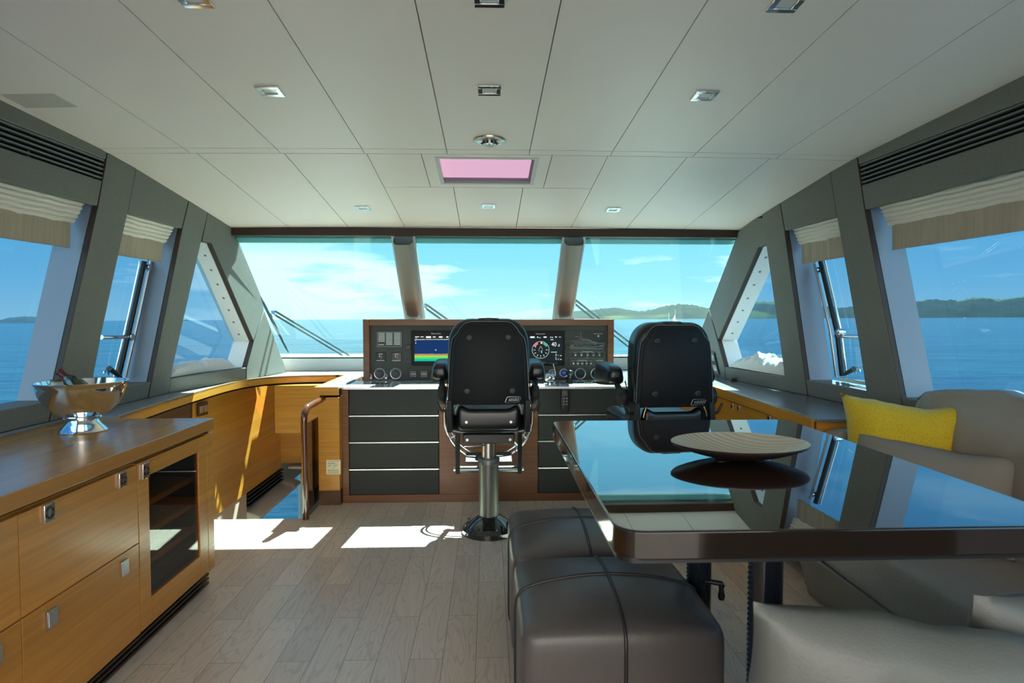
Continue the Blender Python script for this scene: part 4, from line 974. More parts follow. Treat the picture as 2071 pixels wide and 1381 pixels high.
bars(D1, [(840, 680.2, 848, 681.5), (851, 680.2, 857, 681.5), (862, 679.8, 872, 683.3), (876, 680.2, 881, 682.3), (888, 679.8, 895, 682.8), (903, 680, 907, 682.5), (840.5, 683, 843.5, 684), (840.5, 688.5, 841.8, 690), (840.5, 692.5, 841.8, 694.5)])
bars(D1, [(879.8, 707.1, 883.4, 707.6), (881.4, 705.4, 881.9, 709.3)], name='cursor_cross')
bars(D2, [(1072, 680, 1081, 683.3), (1086, 680.5, 1088.5, 682.8), (1090, 682.3, 1093, 683.4), (1099, 680.2, 1105, 682.8), (1112.8, 680.5, 1114, 683), (1115.5, 681.5, 1118, 683), (1122, 680.3, 1126, 681.3), (1123.2, 681.3, 1124.8, 682.8), (1130, 680.9, 1134, 681.8), (1113, 686, 1119, 687.3), (1114, 711.3, 1126, 712.2), (1132, 718.3, 1135.5, 719.3), (1132, 725.8, 1135.5, 726.8)])
tx('40', 1120.5, 696.5, .046, D2, sx=.86); tx('.0', 1130, 698.5, .026, D2, sx=.9); tx('3', 1124.3, 717.6, .026, D2); tx('.1', 1128.6, 718.8, .014, D2); tx('2', 1124.3, 725, .026, D2); tx('.8', 1128.8, 726.2, .014, D2)
c_ = atY(1093.5, 707.5, ys); r_ = 17.2/F*YF
g = G(); g.tube([(c_.x+r_*math.cos(a), ys, c_.z+r_*math.sin(a)) for a in [2*PI*k_/48 for k_ in range(48)]], .0011, 6, closed=True)
for k_ in range(12):
    a = 2*PI*k_/12; 
    if k_ in (2, 3, 4, 1): continue
    g.tube([(c_.x+r_*.93*math.cos(a), ys, c_.z+r_*.93*math.sin(a)), (c_.x+r_*.76*math.cos(a), ys, c_.z+r_*.76*math.sin(a))], .0009, 4)
    g.box(c_.x+r_*.70*math.cos(a)-.003, c_.x+r_*.70*math.cos(a)+.003, ys-.0004, ys+.0006, c_.z+r_*.70*math.sin(a)-.003, c_.z+r_*.70*math.sin(a)+.003)
g.tube([(c_.x-.001, ys, c_.z+r_*.45), (c_.x-r_*.18, ys, c_.z+r_*.1), (c_.x-r_*.22, ys, c_.z-r_*.08), (c_.x-r_*.12, ys, c_.z-r_*.16)], .0009, 4); g.tube([(c_.x, ys, c_.z+r_*.45), (c_.x+r_*.18, ys, c_.z+r_*.1), (c_.x+r_*.22, ys, c_.z-r_*.02)], .0009, 4)
g.box(c_.x+.002, c_.x+.011, ys-.0004, ys+.0006, c_.z-r_*.18, c_.z-r_*.10); g.box(c_.x+.004, c_.x+.010, ys-.0004, ys+.0006, c_.z-r_*.36, c_.z-r_*.25)
obj('wind_dial', g, EM, D2, smooth=0)
def arc(a0, a1, col, nm):
    g = G(); n = 10; vs = []
    for k_ in range(n+1):
        a = math.radians(a0+(a1-a0)*k_/n)
        for q in (.72, .95): vs.append((c_.x+r_*q*math.cos(a), ys, c_.z+r_*q*math.sin(a)))
    g.add(vs, [(2*k_, 2*k_+1, 2*k_+3, 2*k_+2) for k_ in range(n)]); obj('dial_arc', g, M(nm, col, .5, emit=(col, .9)), D2, smooth=0)
arc(112, 150, (.75, .10, .14), 'arc_red'); arc(30, 68, (.05, .34, .20), 'arc_green'); arc(76, 90, (.75, .50, .22), 'arc_amber')
# yacht mimic, switch groups
mim = ipbox(1150.5, 669, 1223.5, 708, 0, .003, 'yacht_diagram', M('mimic_plate', (.02, .022, .02), .4)); g = G(); ML = M('mimic_line', (.42, .46, .44), .5)
def ln(pts, r_=.0009): g.tube([(lambda v: (v.x, YF-.0036, v.z))(atY(x, y, YF)) for x, y in pts], r_, 4)
ln([(1152, 701), (1200, 702.5), (1222, 698), (1222, 694)]); ln([(1152, 703.5), (1210, 705), (1222, 702)], .0013); ln([(1152, 706), (1222, 706)]); ln([(1153, 699), (1159, 699.5), (1162, 693), (1222, 694.2)], .0013); ln([(1162, 689.3), (1173, 689.3), (1190, 690.5), (1206, 693.5)])
ln([(1170, 685.5), (1188, 685.5), (1196, 689.5), (1208, 693.5)]); ln([(1174.5, 672.5), (1174.5, 685)]); ln([(1174.5, 682.3), (1179, 682.3)]); ln([(1163, 681), (1171, 680.8)], .0012); ln([(1153, 690.5), (1159, 690.3), (1161, 688)]); ln([(1163, 696), (1169, 698), (1176, 696.5), (1182, 698.2), (1190, 697), (1196, 698)])
ln([(1199, 696.3), (1206, 696.5), (1206, 698.5)]); ln([(1212, 697.5), (1216, 698.8), (1220, 696.5)]); ln([(1154, 698), (1158, 697), (1159, 699)]); ln([(1153, 702.2), (1222, 700.2)], .0007); ln([(1176, 687.3), (1190, 687.8), (1197, 690)], .0012)
obj('yacht_outline', g, ML, mim, smooth=0)
def group(x0, y0, x1, y1, xs, yb, mat, lab, sub):
    p = ipbox(x0, y0, x1, y1, 0, .0025, 'switch_group', M('switch_plate', (.022, .022, .02), .4)); a, b, c_, d_ = q4(x0+.6, y0+.8, x1-.6, y1-.8); g = G()
    for (q0, q1, q2, q3) in ((a, b, c_, c_+.0014), (a, b, d_-.0014, d_), (a, a+.0014, c_, d_), (b-.0014, b, c_, d_)): g.box(q0, q1, YF-.0034, YF-.0025, q2, q3)
    xm = (x0+x1)/2; w_ = lab
    a, b, c_, d_ = q4(xm-w_, y0-.3, xm+w_, y0+1.6); g.box(a, b, YF-.0036, YF-.0026, c_, d_)
    for x in xs: a, b, c_, d_ = q4(x-3, yb-5.2, x+3, yb-4.2); g.box(a, b, YF-.0036, YF-.0026, c_, d_)
    if sub: a, b, c_, d_ = q4(xm-3.5, y1-1.8, xm+3.5, y1-.5); g.box(a, b, YF-.0036, YF-.0026, c_, d_)
    obj('border', g, M('border_line', (.30, .29, .27), .5), p)
    for x in xs:
        c2 = atY(x, yb, YF); g = G(); g.lathe([(0, -.010), (.008, -.010), (.0105, -.007), (.0115, 0)], (c2.x, YF-.0025, c2.z), 'y', 18); obj('push_button', g, mat, hc)
group(1152.5, 710.5, 1223, 725, (1163.5, 1175.7, 1187.7, 1199.8, 1211.8), 718, STEEL, 11, True)
group(1154, 728, 1200.5, 741, (1159.5, 1168.2, 1177, 1186, 1194.7), 735, STEEL, 9, False)
group(1201.8, 728, 1224, 741, (1208, 1216.5), 735, M('button_red', (.65, .22, .18), .35, metal=.4), 7, False)
c2 = atY(1209.5, 679.5, YF); g = G(); g.lathe([(0, -.010), (.008, -.010), (.0105, -.006), (.0115, 0)], (c2.x, YF, c2.z), 'y', 18); obj('push_button', g, STEEL, hc)
ipbox(1200, 674.2, 1219, 675.6, .0031, .0036, 'button_label', M('label_dim', (.25, .25, .23), .5))
for x, r2 in ((1116.5, 6.6), (1140.3, 8.0)):
    o_ = ring(x, 754.5, r2, 'digital_gauge', [STEEL, M('gauge_blue', (.01, .01, .04), .2, emit=((.03, .05, .35), .25))], knob=False, thick=.006)
    BASE[o_.name] = BASE[hc.name]
    p = atY(x, 754, YF); text('lettering', '1.7' if x > 1130 else '90', .018, (p.x, YF-.006, p.z), o_, M('gauge_digit', (.2, .3, .9), .4, emit=((.3, .4, 1.), 1.)))
# throttle and joystick on the shelf
def shelfpt(x, y, Y): return atY(x, y, Y)
tb = shelfpt(1111, 762, 4.56); g = G(); g.cushion((tb.x, 4.56, .852), (.046, .05, .040), 2.4, n=10); g.cyl((tb.x, 4.56, .812), (tb.x, 4.56, .818), .06, n=30); thr = obj('throttle', g, CHR, hc, smooth=60)
BASE[thr.name] = BASE[hc.name]
for dx, tilt in ((-.052, -.01), (.045, .012)):
    g = G(); a = Vector((tb.x+dx, 4.56, .86)); b = Vector((tb.x+dx+tilt*-1, 4.62, .955)); g.tube([a, a.lerp(b, .5)+Vector((dx*.1, .0, 0)), b], .006, 8); g.m = 1; g.tube([b-Vector((.036, 0, 0)), b-Vector((.03, 0, 0)), b+Vector((.03, 0, 0)), b+Vector((.036, 0, 0))], [.007, .0105, .0105, .007], 12); obj('throttle_lever', g, [CHR, BLK], thr)
jb = shelfpt(1152, 768, 4.56); g = G(); g.lathe([(.0, .0), (.028, .001), (.027, .012), (.017, .022), (.013, .04), (.016, .052), (.026, .062), (.029, .078), (.022, .092), (0, .098)], (jb.x, 4.56, .812), n=24); obj('joystick', g, BLK, hc, smooth=60)
for x, y in ((758, 775), (777, 775.5), (1190, 775.5), (1215, 775.5)):
    p = atZ(x, y, .812); g = G(); g.cyl((p.x, p.y, .812), (p.x, p.y, .816), .03, n=24); obj('shelf_fitting', g, BLK, hc)
p = atZ(870, 774.5, .812); g = G(); g.box(p.x-.055, p.x+.05, p.y-.018, p.y+.018, .812, .815); obj('shelf_fitting', g, M('fitting_navy', (.03, .04, .06), .3), hc)
p = atZ(1150, 775, .812); g = G(); g.box(p.x-.06, p.x+.06, p.y-.02, p.y+.02, .812, .816); obj('shelf_fitting', g, BLK, hc)
# steering wheel
wl = Vector((0, 4.19, .63)); wr = .298
g = G(); g.tube([wl+Vector((wr*math.cos(a), 0, wr*math.sin(a))) for a in [2*PI*k_/72 for k_ in range(72)]], .0105, 12, closed=True)
g.tube([wl+Vector(((wr-.026)*math.cos(a), .015, (wr-.026)*math.sin(a))) for a in [2*PI*k_/72 for k_ in range(72)]], .008, 10, closed=True); whl = obj('steering_wheel', g, CHR, hc, smooth=60)
BASE[whl.name] = BASE[hc.name]
g = G(); g.cyl(wl+Vector((0, -.02, 0)), (0, YB, wl.z), .045, n=24); obj('hub', g, STEEL, whl)
for a in (PI/2, PI*7/6, -PI/6):
    g = G(); d_ = Vector((math.cos(a), 0, math.sin(a))); g.tube([wl+d_*.03, wl+d_*.15+Vector((0, -.01, 0)), wl+d_*wr], [.014, .009, .009], 10); obj('spoke', g, CHR, whl)
# radio handset
hs = shelfpt(1142.5, 800, YB-.025); t = thing('radio_handset', 'black cordless radio handset clipped to the console front below the joystick', 'handset', (hs.x, YB-.03, .66))
z1 = shelfpt(1142, 786, YB-.02).z; z0 = shelfpt(1142, 833, YB-.02).z
g = G(); g.cushion((hs.x, YB-.026, (z0+z1)/2), (.030, .022, (z1-z0)/2), 6, n=8); obj('body', g, BLK, t, smooth=60)
g = G(); g.box(hs.x-.014, hs.x+.014, YB-.0495, YB-.047, z1-.045, z1-.016); obj('display', g, M('lcd', (.10, .12, .11), .2), t)
g = G()
for i in range(3):
    for j in range(2): g.cyl((hs.x-.010+j*.020, YB-.046, z1-.065-i*.02), (hs.x-.010+j*.020, YB-.050, z1-.065-i*.02), .0045, n=10)
obj('keypad', g, M('keys_grey', (.4, .38, .36), .4), t)
# dash behind the console, up to the windscreen sill
g = G(); g.box(-1.02, 1.0, YP+.265, 5.56, .76, .818); obj('dash_board', g, COUNT, label='plain grey dashboard ledge between the console back and the windscreen', cat='dashboard', bevel=.003)

# ================================================================== HELM SEATS
def helm_seat():
    t = thing('helm_chair', 'x', 'chair', (0, 0, 0), 'black helm seats')
    add = lambda n, g, m, **k_: obj(n, g, m, t, **k_)
    g = G(); g.lathe([(0, 0), (.163, 0), (.163, .028), (.158, .034), (.145, .05), (.095, .088), (.074, .10), (.066, .104), (0, .104)], (0, 0, .0), n=64)
    ft = add('foot', g, M('foot_black', (.012, .012, .012), .12, coat=1.), smooth=35)
    for i in range(8):
        a = PI*i/4+.3; g = G(); g.cyl((.137*math.cos(a), .137*math.sin(a), .045), (.137*math.cos(a), .137*math.sin(a), .062), .011, n=10); obj('bolt', g, BLK, ft)
    g = G(); g.lathe([(.060, .10), (.060, .415), (.066, .418), (.066, .448), (.061, .455), (.046, .456)], (0, 0, 0), n=48); add('post', g, POST)
    g = G(); g.cyl((0, 0, .44), (0, 0, .56), .044, n=40); add('piston', g, STEEL)
    g = G(); g.lathe([(.0, .545), (.05, .545), (.068, .558), (.068, .578), (0, .578)], (0, 0, 0), n=40); add('flange', g, POST)
    g = G(); g.box(-.148, .148, -.20, .20, .575, .632); add('mounting_box', g, BLK, bevel=.006)
    for x in (-.122, .122):
        g = G(); g.cyl((x, -.20, .60), (x, -.206, .60), .008, n=14); add('screw', g, STEEL)
        g = G(); g.cyl((x, -.322, .722), (x, -.329, .722), .0075, n=14); add('screw', g, STEEL)
    g = G(); g.tube([(-.135, -.215, .565), (-.12, -.22, .566), (-.02, -.20, .568)], [.011, .005, .005], 10); add('height_lever', g, CHR)
    g = G(); g.tube([(.13, -.15, .60), (.165, -.10, .55)], .010, 10); g.tube([(.165, -.10, .55), (.155, -.12, .515)], .006, 8); add('slide_lever', g, STEEL)
    # seat cushion and rear bolster
    g = G(); g.cushion((0, .03, .69), (.245, .26, .065), 5, n=14); add('seat_cushion', g, BLKL, smooth=70)
    def bol(u, v):
        x = (u-.5)*.36; k_ = 1-.18*math.exp(-((abs(x)-.0)/.10)**4)*0; e = min(1, (.5-abs(u-.5))/.06)**.5
        notch = .022*(1/(1+math.exp((abs(x)-.13)*120)))
        a = 2*PI*v; cz, cy = .742, -.29
        ry = .038*e; rz = .070*e
        z = cz+rz*math.copysign(abs(math.sin(a))**.6, math.sin(a)); y = cy+ry*math.copysign(abs(math.cos(a))**.6, math.cos(a))
        if math.sin(a) > 0: z -= notch*math.sin(a)
        return Vector((x, y, z))
    g = G(); g.grid(bol, 40, 28); add('rear_bolster', g, BLKL, smooth=60, weld=True)
    for sx in (-1, 1):
        g = G(); g.prism([(sx*.20, -.34, .845), (sx*.20, -.20, .845), (sx*.20, -.12, .70), (sx*.20, -.16, .655), (sx*.20, -.33, .665), (sx*.20, -.355, .75)], (sx*.028, 0, 0)); add('hinge_bracket', g, BLKM, bevel=.004)
        g = G(); g.tube([(sx*.165, -.337, .822), (sx*.178, -.342, .79), (sx*.182, -.34, .765)], .005, 8); add('hinge_spring', g, M('brass_wire', (.45, .33, .18), .3, metal=1.))
    # backrest: padded body and hard rear shell
    def outline(sc, zb, zt, wb, wm, wt, rad, n=10):
        zm = zb+(zt-zb)*.62; pts = [(-wb, zb), (-wm, zm)]
        pts += [(-wt-(wm-wt)*0-rad*math.cos(PI/2*i/n)+(rad-(wm-wt)), zt-rad+rad*math.sin(PI/2*i/n)) for i in range(n+1)]
        pts += [(-x, z) for x, z in reversed(pts)]; return pts
    def shape(pts, y0, y1, rnd, n=5):
        """outline extruded along y with rolled edges"""
        g = G(); cx = 0; cz = sum(p[1] for p in pts)/len(pts); m = len(pts); rings = []
        for i in range(n+1): a = PI/2*i/n; rings.append((rnd*(1-math.sin(a)), y0+rnd*(1-math.cos(a))))
        rings.append((0, (y0+y1)/2)); 
        for i in range(n, -1, -1): a = PI/2*i/n; rings.append((rnd*(1-math.sin(a)), y1-rnd*(1-math.cos(a))))
        rings2 = rings; vs = []
        for ins, y in rings2:
            for x, z in pts:
                dx, dz = x-cx, z-cz; l = math.hypot(dx, dz); k_ = (l-ins)/l; vs.append((cx+dx*k_, y, cz+dz*k_))
        R_ = len(rings2); fs = [(r*m+i, r*m+(i+1) % m, (r+1)*m+(i+1) % m, (r+1)*m+i) for r in range(R_-1) for i in range(m)]
        g.add(vs, fs+[list(range(m)), [(R_-1)*m+i for i in range(m)][::-1]]); return g
    def rbody(wb, wm, wt, zb, zt, r1, n=12):
        L_ = [(-wb, zb+.02), (-wb+.015, zb)][::-1]; L_ = [(-wb+.02, zb), (-wb, zb+.025), (-wm, zb+(zt-zb)*.55)]
        for i in range(n+1):
            a = PI/2*i/n; L_.append((-(wt-r1)-r1*math.cos(a)**.9 if math.cos(a) > 0 else -(wt-r1), zt-r1*1.15+r1*1.15*math.sin(a)))
        return L_+[(-x, z) for x, z in reversed(L_)]
    p = rbody(.222, .226, .222, .820, 1.288, .125)
    add('backrest_pad', shape(p, -.315, -.15, .045), BLKL, smooth=60)
    # shell follows the back at 93 per cent, with cut shoulders
    q = [(-.222, .818), (-.213, 1.02), (-.205, 1.13), (-.196, 1.18), (-.165, 1.215), (-.155, 1.235), (-.13, 1.262), (-.10, 1.272)]
    q += [(-x, z) for x, z in reversed(q)]
    g = G(); g.tube([(x*1.003, -.331, z) for x, z in q], .0022, 6); add('shell_piping', g, M('shell_piping', (.16, .17, .17), .35), smooth=60)  # thin edge piping, its sheen put into the light grey
    add('backrest_shell', shape(q, -.335, -.295, .010, 3), SHELL, smooth=50)
    q2 = [(-.198, .832), (-.188, 1.05), (-.180, 1.15), (-.150, 1.205), (-.125, 1.245), (-.10, 1.255)]; q2 += [(-x, z) for x, z in reversed(q2)]
    add('shell_insert', shape(q2, -.3385, -.33, .003, 2), SHELL, smooth=50)
    hr = [(-.09, 1.25), (-.075, 1.280), (-.055, 1.291), (0, 1.294), (.055, 1.291), (.075, 1.280), (.09, 1.25)]
    add('headrest_top', shape(hr, -.30, -.18, .03), BLKL, smooth=60)
    SSM = M('shell_screw', (.012, .014, .014), .45)
    for x, z in ((-.106, 1.185), (.108, 1.187), (-.117, .893), (.13, .893)):
        g = G(); g.lathe([(0, -.3395), (.006, -.3395), (.006, -.342), (.012, -.3425), (.017, -.3405), (.018, -.338)], (x, 0, z), 'y', 20); add('shell_screw', g, SSM, smooth=30)
    lg = [(.09, .833), (.10, .858), (.108, .862), (.172, .862), (.176, .857), (.166, .836), (.158, .831), (.094, .829)]
    g = G(); pts = [(x, -.3395, z) for x, z in lg]
    g.tube(pts, .0008, 6, closed=True); bd = add('maker_badge', g, ALU)
    BASE[bd.name] = BASE[t.name]
    text('lettering', 'stidd', .030, (.134, -.3395, .847), bd, M('badge_grey', (.35, .36, .37), .4, metal=.6), shear=.3, sx=.95, depth=.0006)
    # armrests
    for sx in (-1, 1):
        g = G()
        def fn(o, sx=sx): return Vector((o.x*(1-.12*(o.z/.058)), o.y, o.z-(.015*(o.y/.17) if o.z < 0 else -.004*o.y/.17)))
        g.cushion((sx*.278, .02, .975), (.054, .175, .066), 4.2, n=12, fn=fn); ar = add('armrest', g, BLKL, smooth=60)
        g = G(); g.lathe([(0, -.024), (.046, -.022), (.054, -.014), (.056, 0), (.054, .014), (.046, .022), (0, .024)], (sx*.262, -.21, .860), 'x', 32); add('armrest_hinge', g, BLKM, smooth=50)
        g = G(); g.tube([(sx*.262, -.21, .86), (sx*.266, -.17, .90), (sx*.268, -.12, .93)], [.022, .018, .016], 12); add('armrest_support', g, BLKM)
        g = G(); g.tube([(sx*.232, -.165, .95), (sx*.236, -.25, .86), (sx*.24, -.27, .78), (sx*.235, -.26, .70)], .0035, 6); add('cable', g, BLK)
        g = G(); g.tube([(sx*.20, -.30, .782), (sx*.262, -.31, .782)], .009, 10); g.tube([(sx*.262, -.31, .782), (sx*.285, -.315, .835)], [.008, .006], 10); add('recline_lever', g, BLK)
    # footrest
    for sx in (-1, 1):
        g = G(); g.prism([(sx*.182, .17, .66), (sx*.182, .205, .66), (sx*.182, .245, .30), (sx*.182, .205, .30)], (sx*.030, 0, 0)); add('footrest_arm', g, M('arm_black', (.02, .022, .02), .3, metal=.5), bevel=.003)
    g = G(); g.cyl((-.213, .225, .325), (.213, .225, .325), .022, n=24); g.m = 1; g.lathe([(0, -.226), (.012, -.224), (.012, -.213)], (0, .225, .325), 'x', 12); g.lathe([(.012, .213), (.012, .224), (0, .226)], (0, .225, .325), 'x', 12); add('footrest_bar', g, [M('bar_grey', (.22, .23, .23), .25, metal=.8), CHR])
    g = G(); g.prism([(-.15, .24, .372), (.15, .24, .372), (.15, .42, .395), (-.15, .42, .395)], (0, 0, -.012)); add('footplate', g, M('footplate_grey', (.05, .05, .05), .5), bevel=.003)
    return t
h1 = helm_seat(); h1.location = (0, 3.74, 0); h1['label'] = 'black leather helm chair on a grey post facing the steering wheel'
h2 = dup(h1, (1.0, 3.74, -.020), math.radians(5), 'black leather helm chair standing behind the far edge of the table, right of the wheel')

# ================================================================== DINING TABLE
def rrect(x0, x1, y0, y1, r, z, n=8):
    P = []
    for cx, cy, a0 in ((x1-r, y1-r, 0), (x0+r, y1-r, PI/2), (x0+r, y0+r, PI), (x1-r, y0+r, PI*1.5)):
        for i in range(n+1): a = a0+PI/2*i/n; P.append((cx+r*math.cos(a), cy+r*math.sin(a), z))
    return P
tb = thing('dining_table', 'dark brown high-gloss dining table on two black column legs', 'table', (.70, 1.76, 0))
TX0, TX1, TY0, TY1, TZ = .240, 1.162, 1.141, 2.383, .90
g = G(); g.prism(rrect(TX0, TX1, TY0, TY1, .055, TZ), (0, 0, -.056)); g.mi = [1]*len(g.mi)
for i, f in enumerate(g.f):
    zs_ = [g.v[k_].z for k_ in f]
    if min(zs_) > TZ-.01: g.mi[i] = 0
obj('table_top', g, [TABLE, TABE], tb, bevel=.004, seg=3)
g = G(); g.prism(rrect(TX0+.003, TX1-.003, TY0+.003, TY1-.003, .04, TZ-.052), (0, 0, -.010)); obj('under_trim', g, BLK, tb)
for i, (x, y, r_) in enumerate(((.705, 1.545, .041), (.725, 2.10, .040))):
    g = G(); g.cyl((x, y, .02), (x, y, .845), r_, n=40); lg = obj('leg', g, M('leg_black', (.012, .015, .02), .15, coat=.5), tb, smooth=40)
    BASE[lg.name] = BASE[tb.name]
    g = G(); g.lathe([(0, 0), (.15, 0), (.155, .006), (.15, .012), (.09, .018), (r_, .026)], (x, y, 0), n=64); obj('base_plate', g, STEEL, lg, smooth=40)
    g = G()
    for k_ in range(59):
        z = .04+k_*.0134; g.box(x-r_-.002, x-r_+.006, y-.009, y+.009, z, z+.007)
    obj('rack', g, M('rack_blue_glint', (.04, .08, .14), .25, metal=.6), lg)  # blue highlights on the black rack put into its colour
    if i == 1:
        q0 = atY(1436, 1176, 2.06); q1 = atY(1459, 1180, 2.04); q2 = atY(1459, 1212, 2.04)
        g = G(); g.tube([q0-Vector((.02, 0, 0)), q0, q1, q1+Vector((.004, 0, -.01))], .009, 10); g.tube([q1, q1.lerp(q2, .4), q1.lerp(q2, .8), q2], [.010, .008, .012, .009], 12); obj('crank_handle', g, BLK, lg, smooth=60)
# leaf platter
def platter():
    m = M('platter_metal', (.42, .38, .31), .38, metal=.6); nt = m.node_tree; b = nt.nodes['Principled BSDF']
    tc = nt.nodes.new('ShaderNodeTexCoord'); s_ = nt.nodes.new('ShaderNodeSeparateXYZ'); nt.links.new(tc.outputs['Object'], s_.inputs[0])
    ph = mth(nt, 'ADD', mth(nt, 'MULTIPLY', s_.outputs[0], 260.), mth(nt, 'MULTIPLY', mth(nt, 'ABSOLUTE', s_.outputs[1]), 330.))
    w_ = mth(nt, 'SINE', mth(nt, 'MULTIPLY', ph, .85)); bp = nt.nodes.new('ShaderNodeBump'); setin(bp, Strength=.35, Distance=.002); nt.links.new(w_, bp.inputs['Height']); nt.links.new(bp.outputs[0], b.inputs['Normal'])
    nt.links.new(mixc(nt, ramp(nt, w_, [(.3, 0.), (.7, 1.)]), (.66, .60, .48), (.76, .70, .58)), b.inputs['Base Color'])
    c = Vector((.706, 1.725, TZ+.001)); A, B = .192, .150; g = G()
    def pt(r, a, under):
        ex = A*math.copysign(abs(math.cos(a))**.95, math.cos(a))*r; ey = B*math.copysign(abs(math.sin(a))**1.12, math.sin(a))*r
        z = .007+.040*r**2.2
        if under: z -= .006 if r < .98 else .003; 
        return c+Vector((ex, ey, z))
    n = 72; rs = [.001, .15, .3, .45, .6, .75, .88, .97, 1.0]
    vs = [pt(r, 2*PI*k_/n, 0) for r in rs for k_ in range(n)]+[pt(r, 2*PI*k_/n, 1) for r in reversed(rs) for k_ in range(n)]
    R_ = 2*len(rs); g.add(vs, [(i*n+k_, (i+1)*n+k_, (i+1)*n+(k_+1) % n, i*n+(k_+1) % n) for i in range(R_-1) for k_ in range(n)])
    g.mi = [0 if q_ < len(rs)*n-n else 1 for q_ in range(len(g.f))]; g.m = 1
    for dx in (-.05, .05): g.cushion(c+Vector((dx, 0, .004)), (.02, .02, .0045), 3, n=4)
    obj('leaf_platter', g, [m, M('platter_under', (.05, .035, .03), .3, metal=.4)], label='leaf-shaped champagne metal platter on the dining table', cat='platter', smooth=60)
platter()

# ================================================================== OTTOMANS
def ottoman(loc):
    t = thing('ottoman', 'x', 'ottoman', (0, 0, 0), 'brown leather ottomans')
    h = (.300, .283, .205); K = 13; dome = .048; C0 = Vector((0, 0, .205))
    g = G(); g.cushion(C0, h, K, dome, n=22); body = obj('body', g, OTT, t, smooth=80, weld=True)
    def mp(p):
        q = Vector(p); l = (abs(q.x)**K+abs(q.y)**K+abs(q.z)**K)**(1/K); q = q/l
        z = q.z+(dome*(1-q.x*q.x)*(1-q.y*q.y) if q.z > 0 else 0)/h[2]
        return C0+Vector((q.x*h[0]*1.004, q.y*h[1]*1.004, z*h[2]*1.004))
    for ax in (0, 1):
        path = []
        for s_ in (-1, 1):
            seq = [(.97*i/12-.9, ) for i in range(1)]
        P = []
        for i in range(14): v_ = -.9+1.9*i/13; P.append((-1, v_))
        for i in range(1, 30): P.append((-1+2*i/30, 1))
        for i in range(14): v_ = 1-1.9*i/13; P.append((1, v_))
        for a, b in P:
            path.append(mp((a, 0, b) if ax == 0 else (0, a, b)))
        g = G(); g.tube(path, .0055, 8); obj('piping', g, PIPE, t, smooth=70)
    return t
o1 = ottoman((0, 0, 0)); o1.location = (.388, 2.005, 0); o1['label'] = 'square brown leather ottoman nearest the camera, under the table edge'
dup(o1, (.385, 2.585, 0), 0, 'square brown leather ottoman behind the nearest one, towards the helm')

# ================================================================== SOFA
sf = thing('corner_sofa', 'beige leather sofa wrapped round the right side of the table', 'sofa', (1.6, 1.7, 0))
g = G(); g.prism([(1.50, .25, 0), (1.438, .25, .235), (1.99, .25, .235), (1.99, .25, 0)], (0, 2.60, 0)); g.box(.62, 1.52, .30, .98, 0, .235); obj('base', g, SOFAD, sf, bevel=.01)
for (y0, y1) in ((.30, 1.195), (1.20, 2.84)):
    g = G(); g.cushion((1.675, (y0+y1)/2, .335), (.252, (y1-y0)/2, .105), 7, .012, n=14); obj('seat_cushion', g, SOFA, sf, smooth=70, weld=True)
g = G(); g.cushion((.99, .68, .335), (.44, .37, .105), 7, .012, n=14); obj('seat_cushion', g, SOFA, sf, smooth=70, weld=True)
def wr(o):
    n_ = noise.noise(Vector((o.y*3.2, o.z*6, 2)))*.034+noise.noise(Vector((o.y*8, o.z*11, 7)))*.018+.012*abs(noise.noise(Vector((o.y*14+o.z*6, o.z*5, 3))))
    return o+Vector((n_, 0, n_*.8+.012*noise.noise(Vector((o.y*4, 1, 1)))))
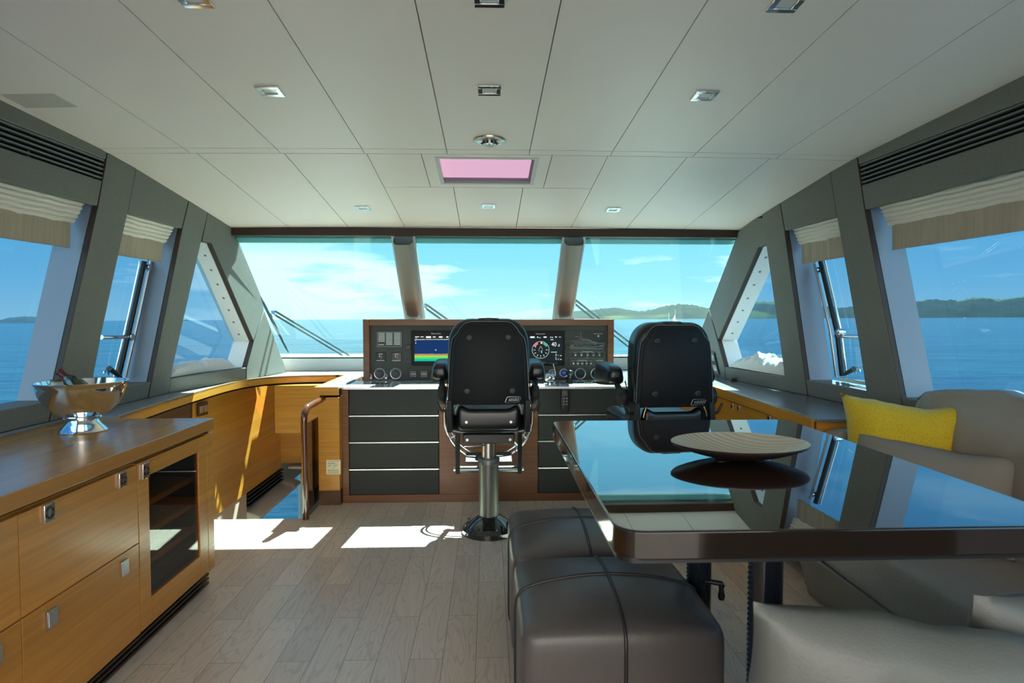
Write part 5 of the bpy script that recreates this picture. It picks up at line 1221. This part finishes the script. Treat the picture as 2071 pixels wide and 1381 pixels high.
for (y0, y1, q) in ((1.90, 2.72, 0), (1.20, 1.895, .4), (.45, 1.195, .8)):
    g = G(); g.cushion((1.905, (y0+y1)/2, .72), (.060, (y1-y0)/2, .29), 4.5, n=22, fn=lambda o: wr(o)+Vector((.035*o.z/.29, 0, 0))); obj('back_cushion', g, SOFA, sf, smooth=70, weld=True)
    g = G()
    ed = []
    for i in range(25):
        v_ = i/24*2-1; yy = (y1-y0)/2*v_*.93; ed.append(Vector((1.905, (y0+y1)/2+yy, .72+.268-.05*abs(v_)**6))+wr(Vector((-.05, yy, .268)))-Vector((-.05, yy, .268)))
    g.tube(ed, .004, 6); obj('seam', g, M('seam_tan', (.20, .17, .13), .5), sf)
g = G(); g.cushion((1.745, 2.775, .52), (.235, .070, .265), 6, n=14); obj('end_bolster', g, SOFA, sf, smooth=70, weld=True)
g = G(); g.cushion((1.05, .38, .55), (.45, .09, .17), 5, n=12); obj('back_cushion', g, SOFA, sf, smooth=70, weld=True)
def pil(c, ux, lean, w_, h_, t_, mat, name, label, roll=0., seed=0, ear=.07):
    ux = Vector(ux).normalized(); n_ = Vector((ux.y, -ux.x, 0))     # facing side
    up = (Vector((0, 0, 1))*math.cos(lean)-n_*math.sin(lean)).normalized(); n2 = ux.cross(up)
    u2 = ux*math.cos(roll)+up*math.sin(roll); up2 = up*math.cos(roll)-ux*math.sin(roll)
    Mx = Matrix((u2, n2*-1, up2)).transposed().to_4x4(); Mx.translation = Vector(c)
    g = G(); g.pillow(Mx, w_, h_, t_, seed=seed, ear=ear); return obj(name, g, mat, label=label, cat='cushion', smooth=80, weld=True, group=None)
pil((1.745, 2.555, .72), (.30, -.22, 0), .16, .50, .49, .24, YEL, 'scatter_cushion', 'bright yellow woven cushion standing in the corner of the sofa', -.02, 3, .17)
pil((1.70, 2.34, .625), (.32, -.42, 0), .35, .60, .38, .20, GREYP, 'scatter_cushion', 'taupe grey oblong cushion leaning in front of the yellow one', -.04, 8, .10)
pil((.785, 1.13, .55), (1, -.18, 0), -.25, .62, .40, .20, PALEP, 'scatter_cushion', 'pale sage cushion in the lower right foreground, nearest the camera', -.10, 12, .07)
pil((1.20, 1.22, .57), (1, .05, 0), -.2, .50, .38, .14, PALEP, 'scatter_cushion', 'pale cushion behind the nearest one at the lower right edge', .02, 20, .05)
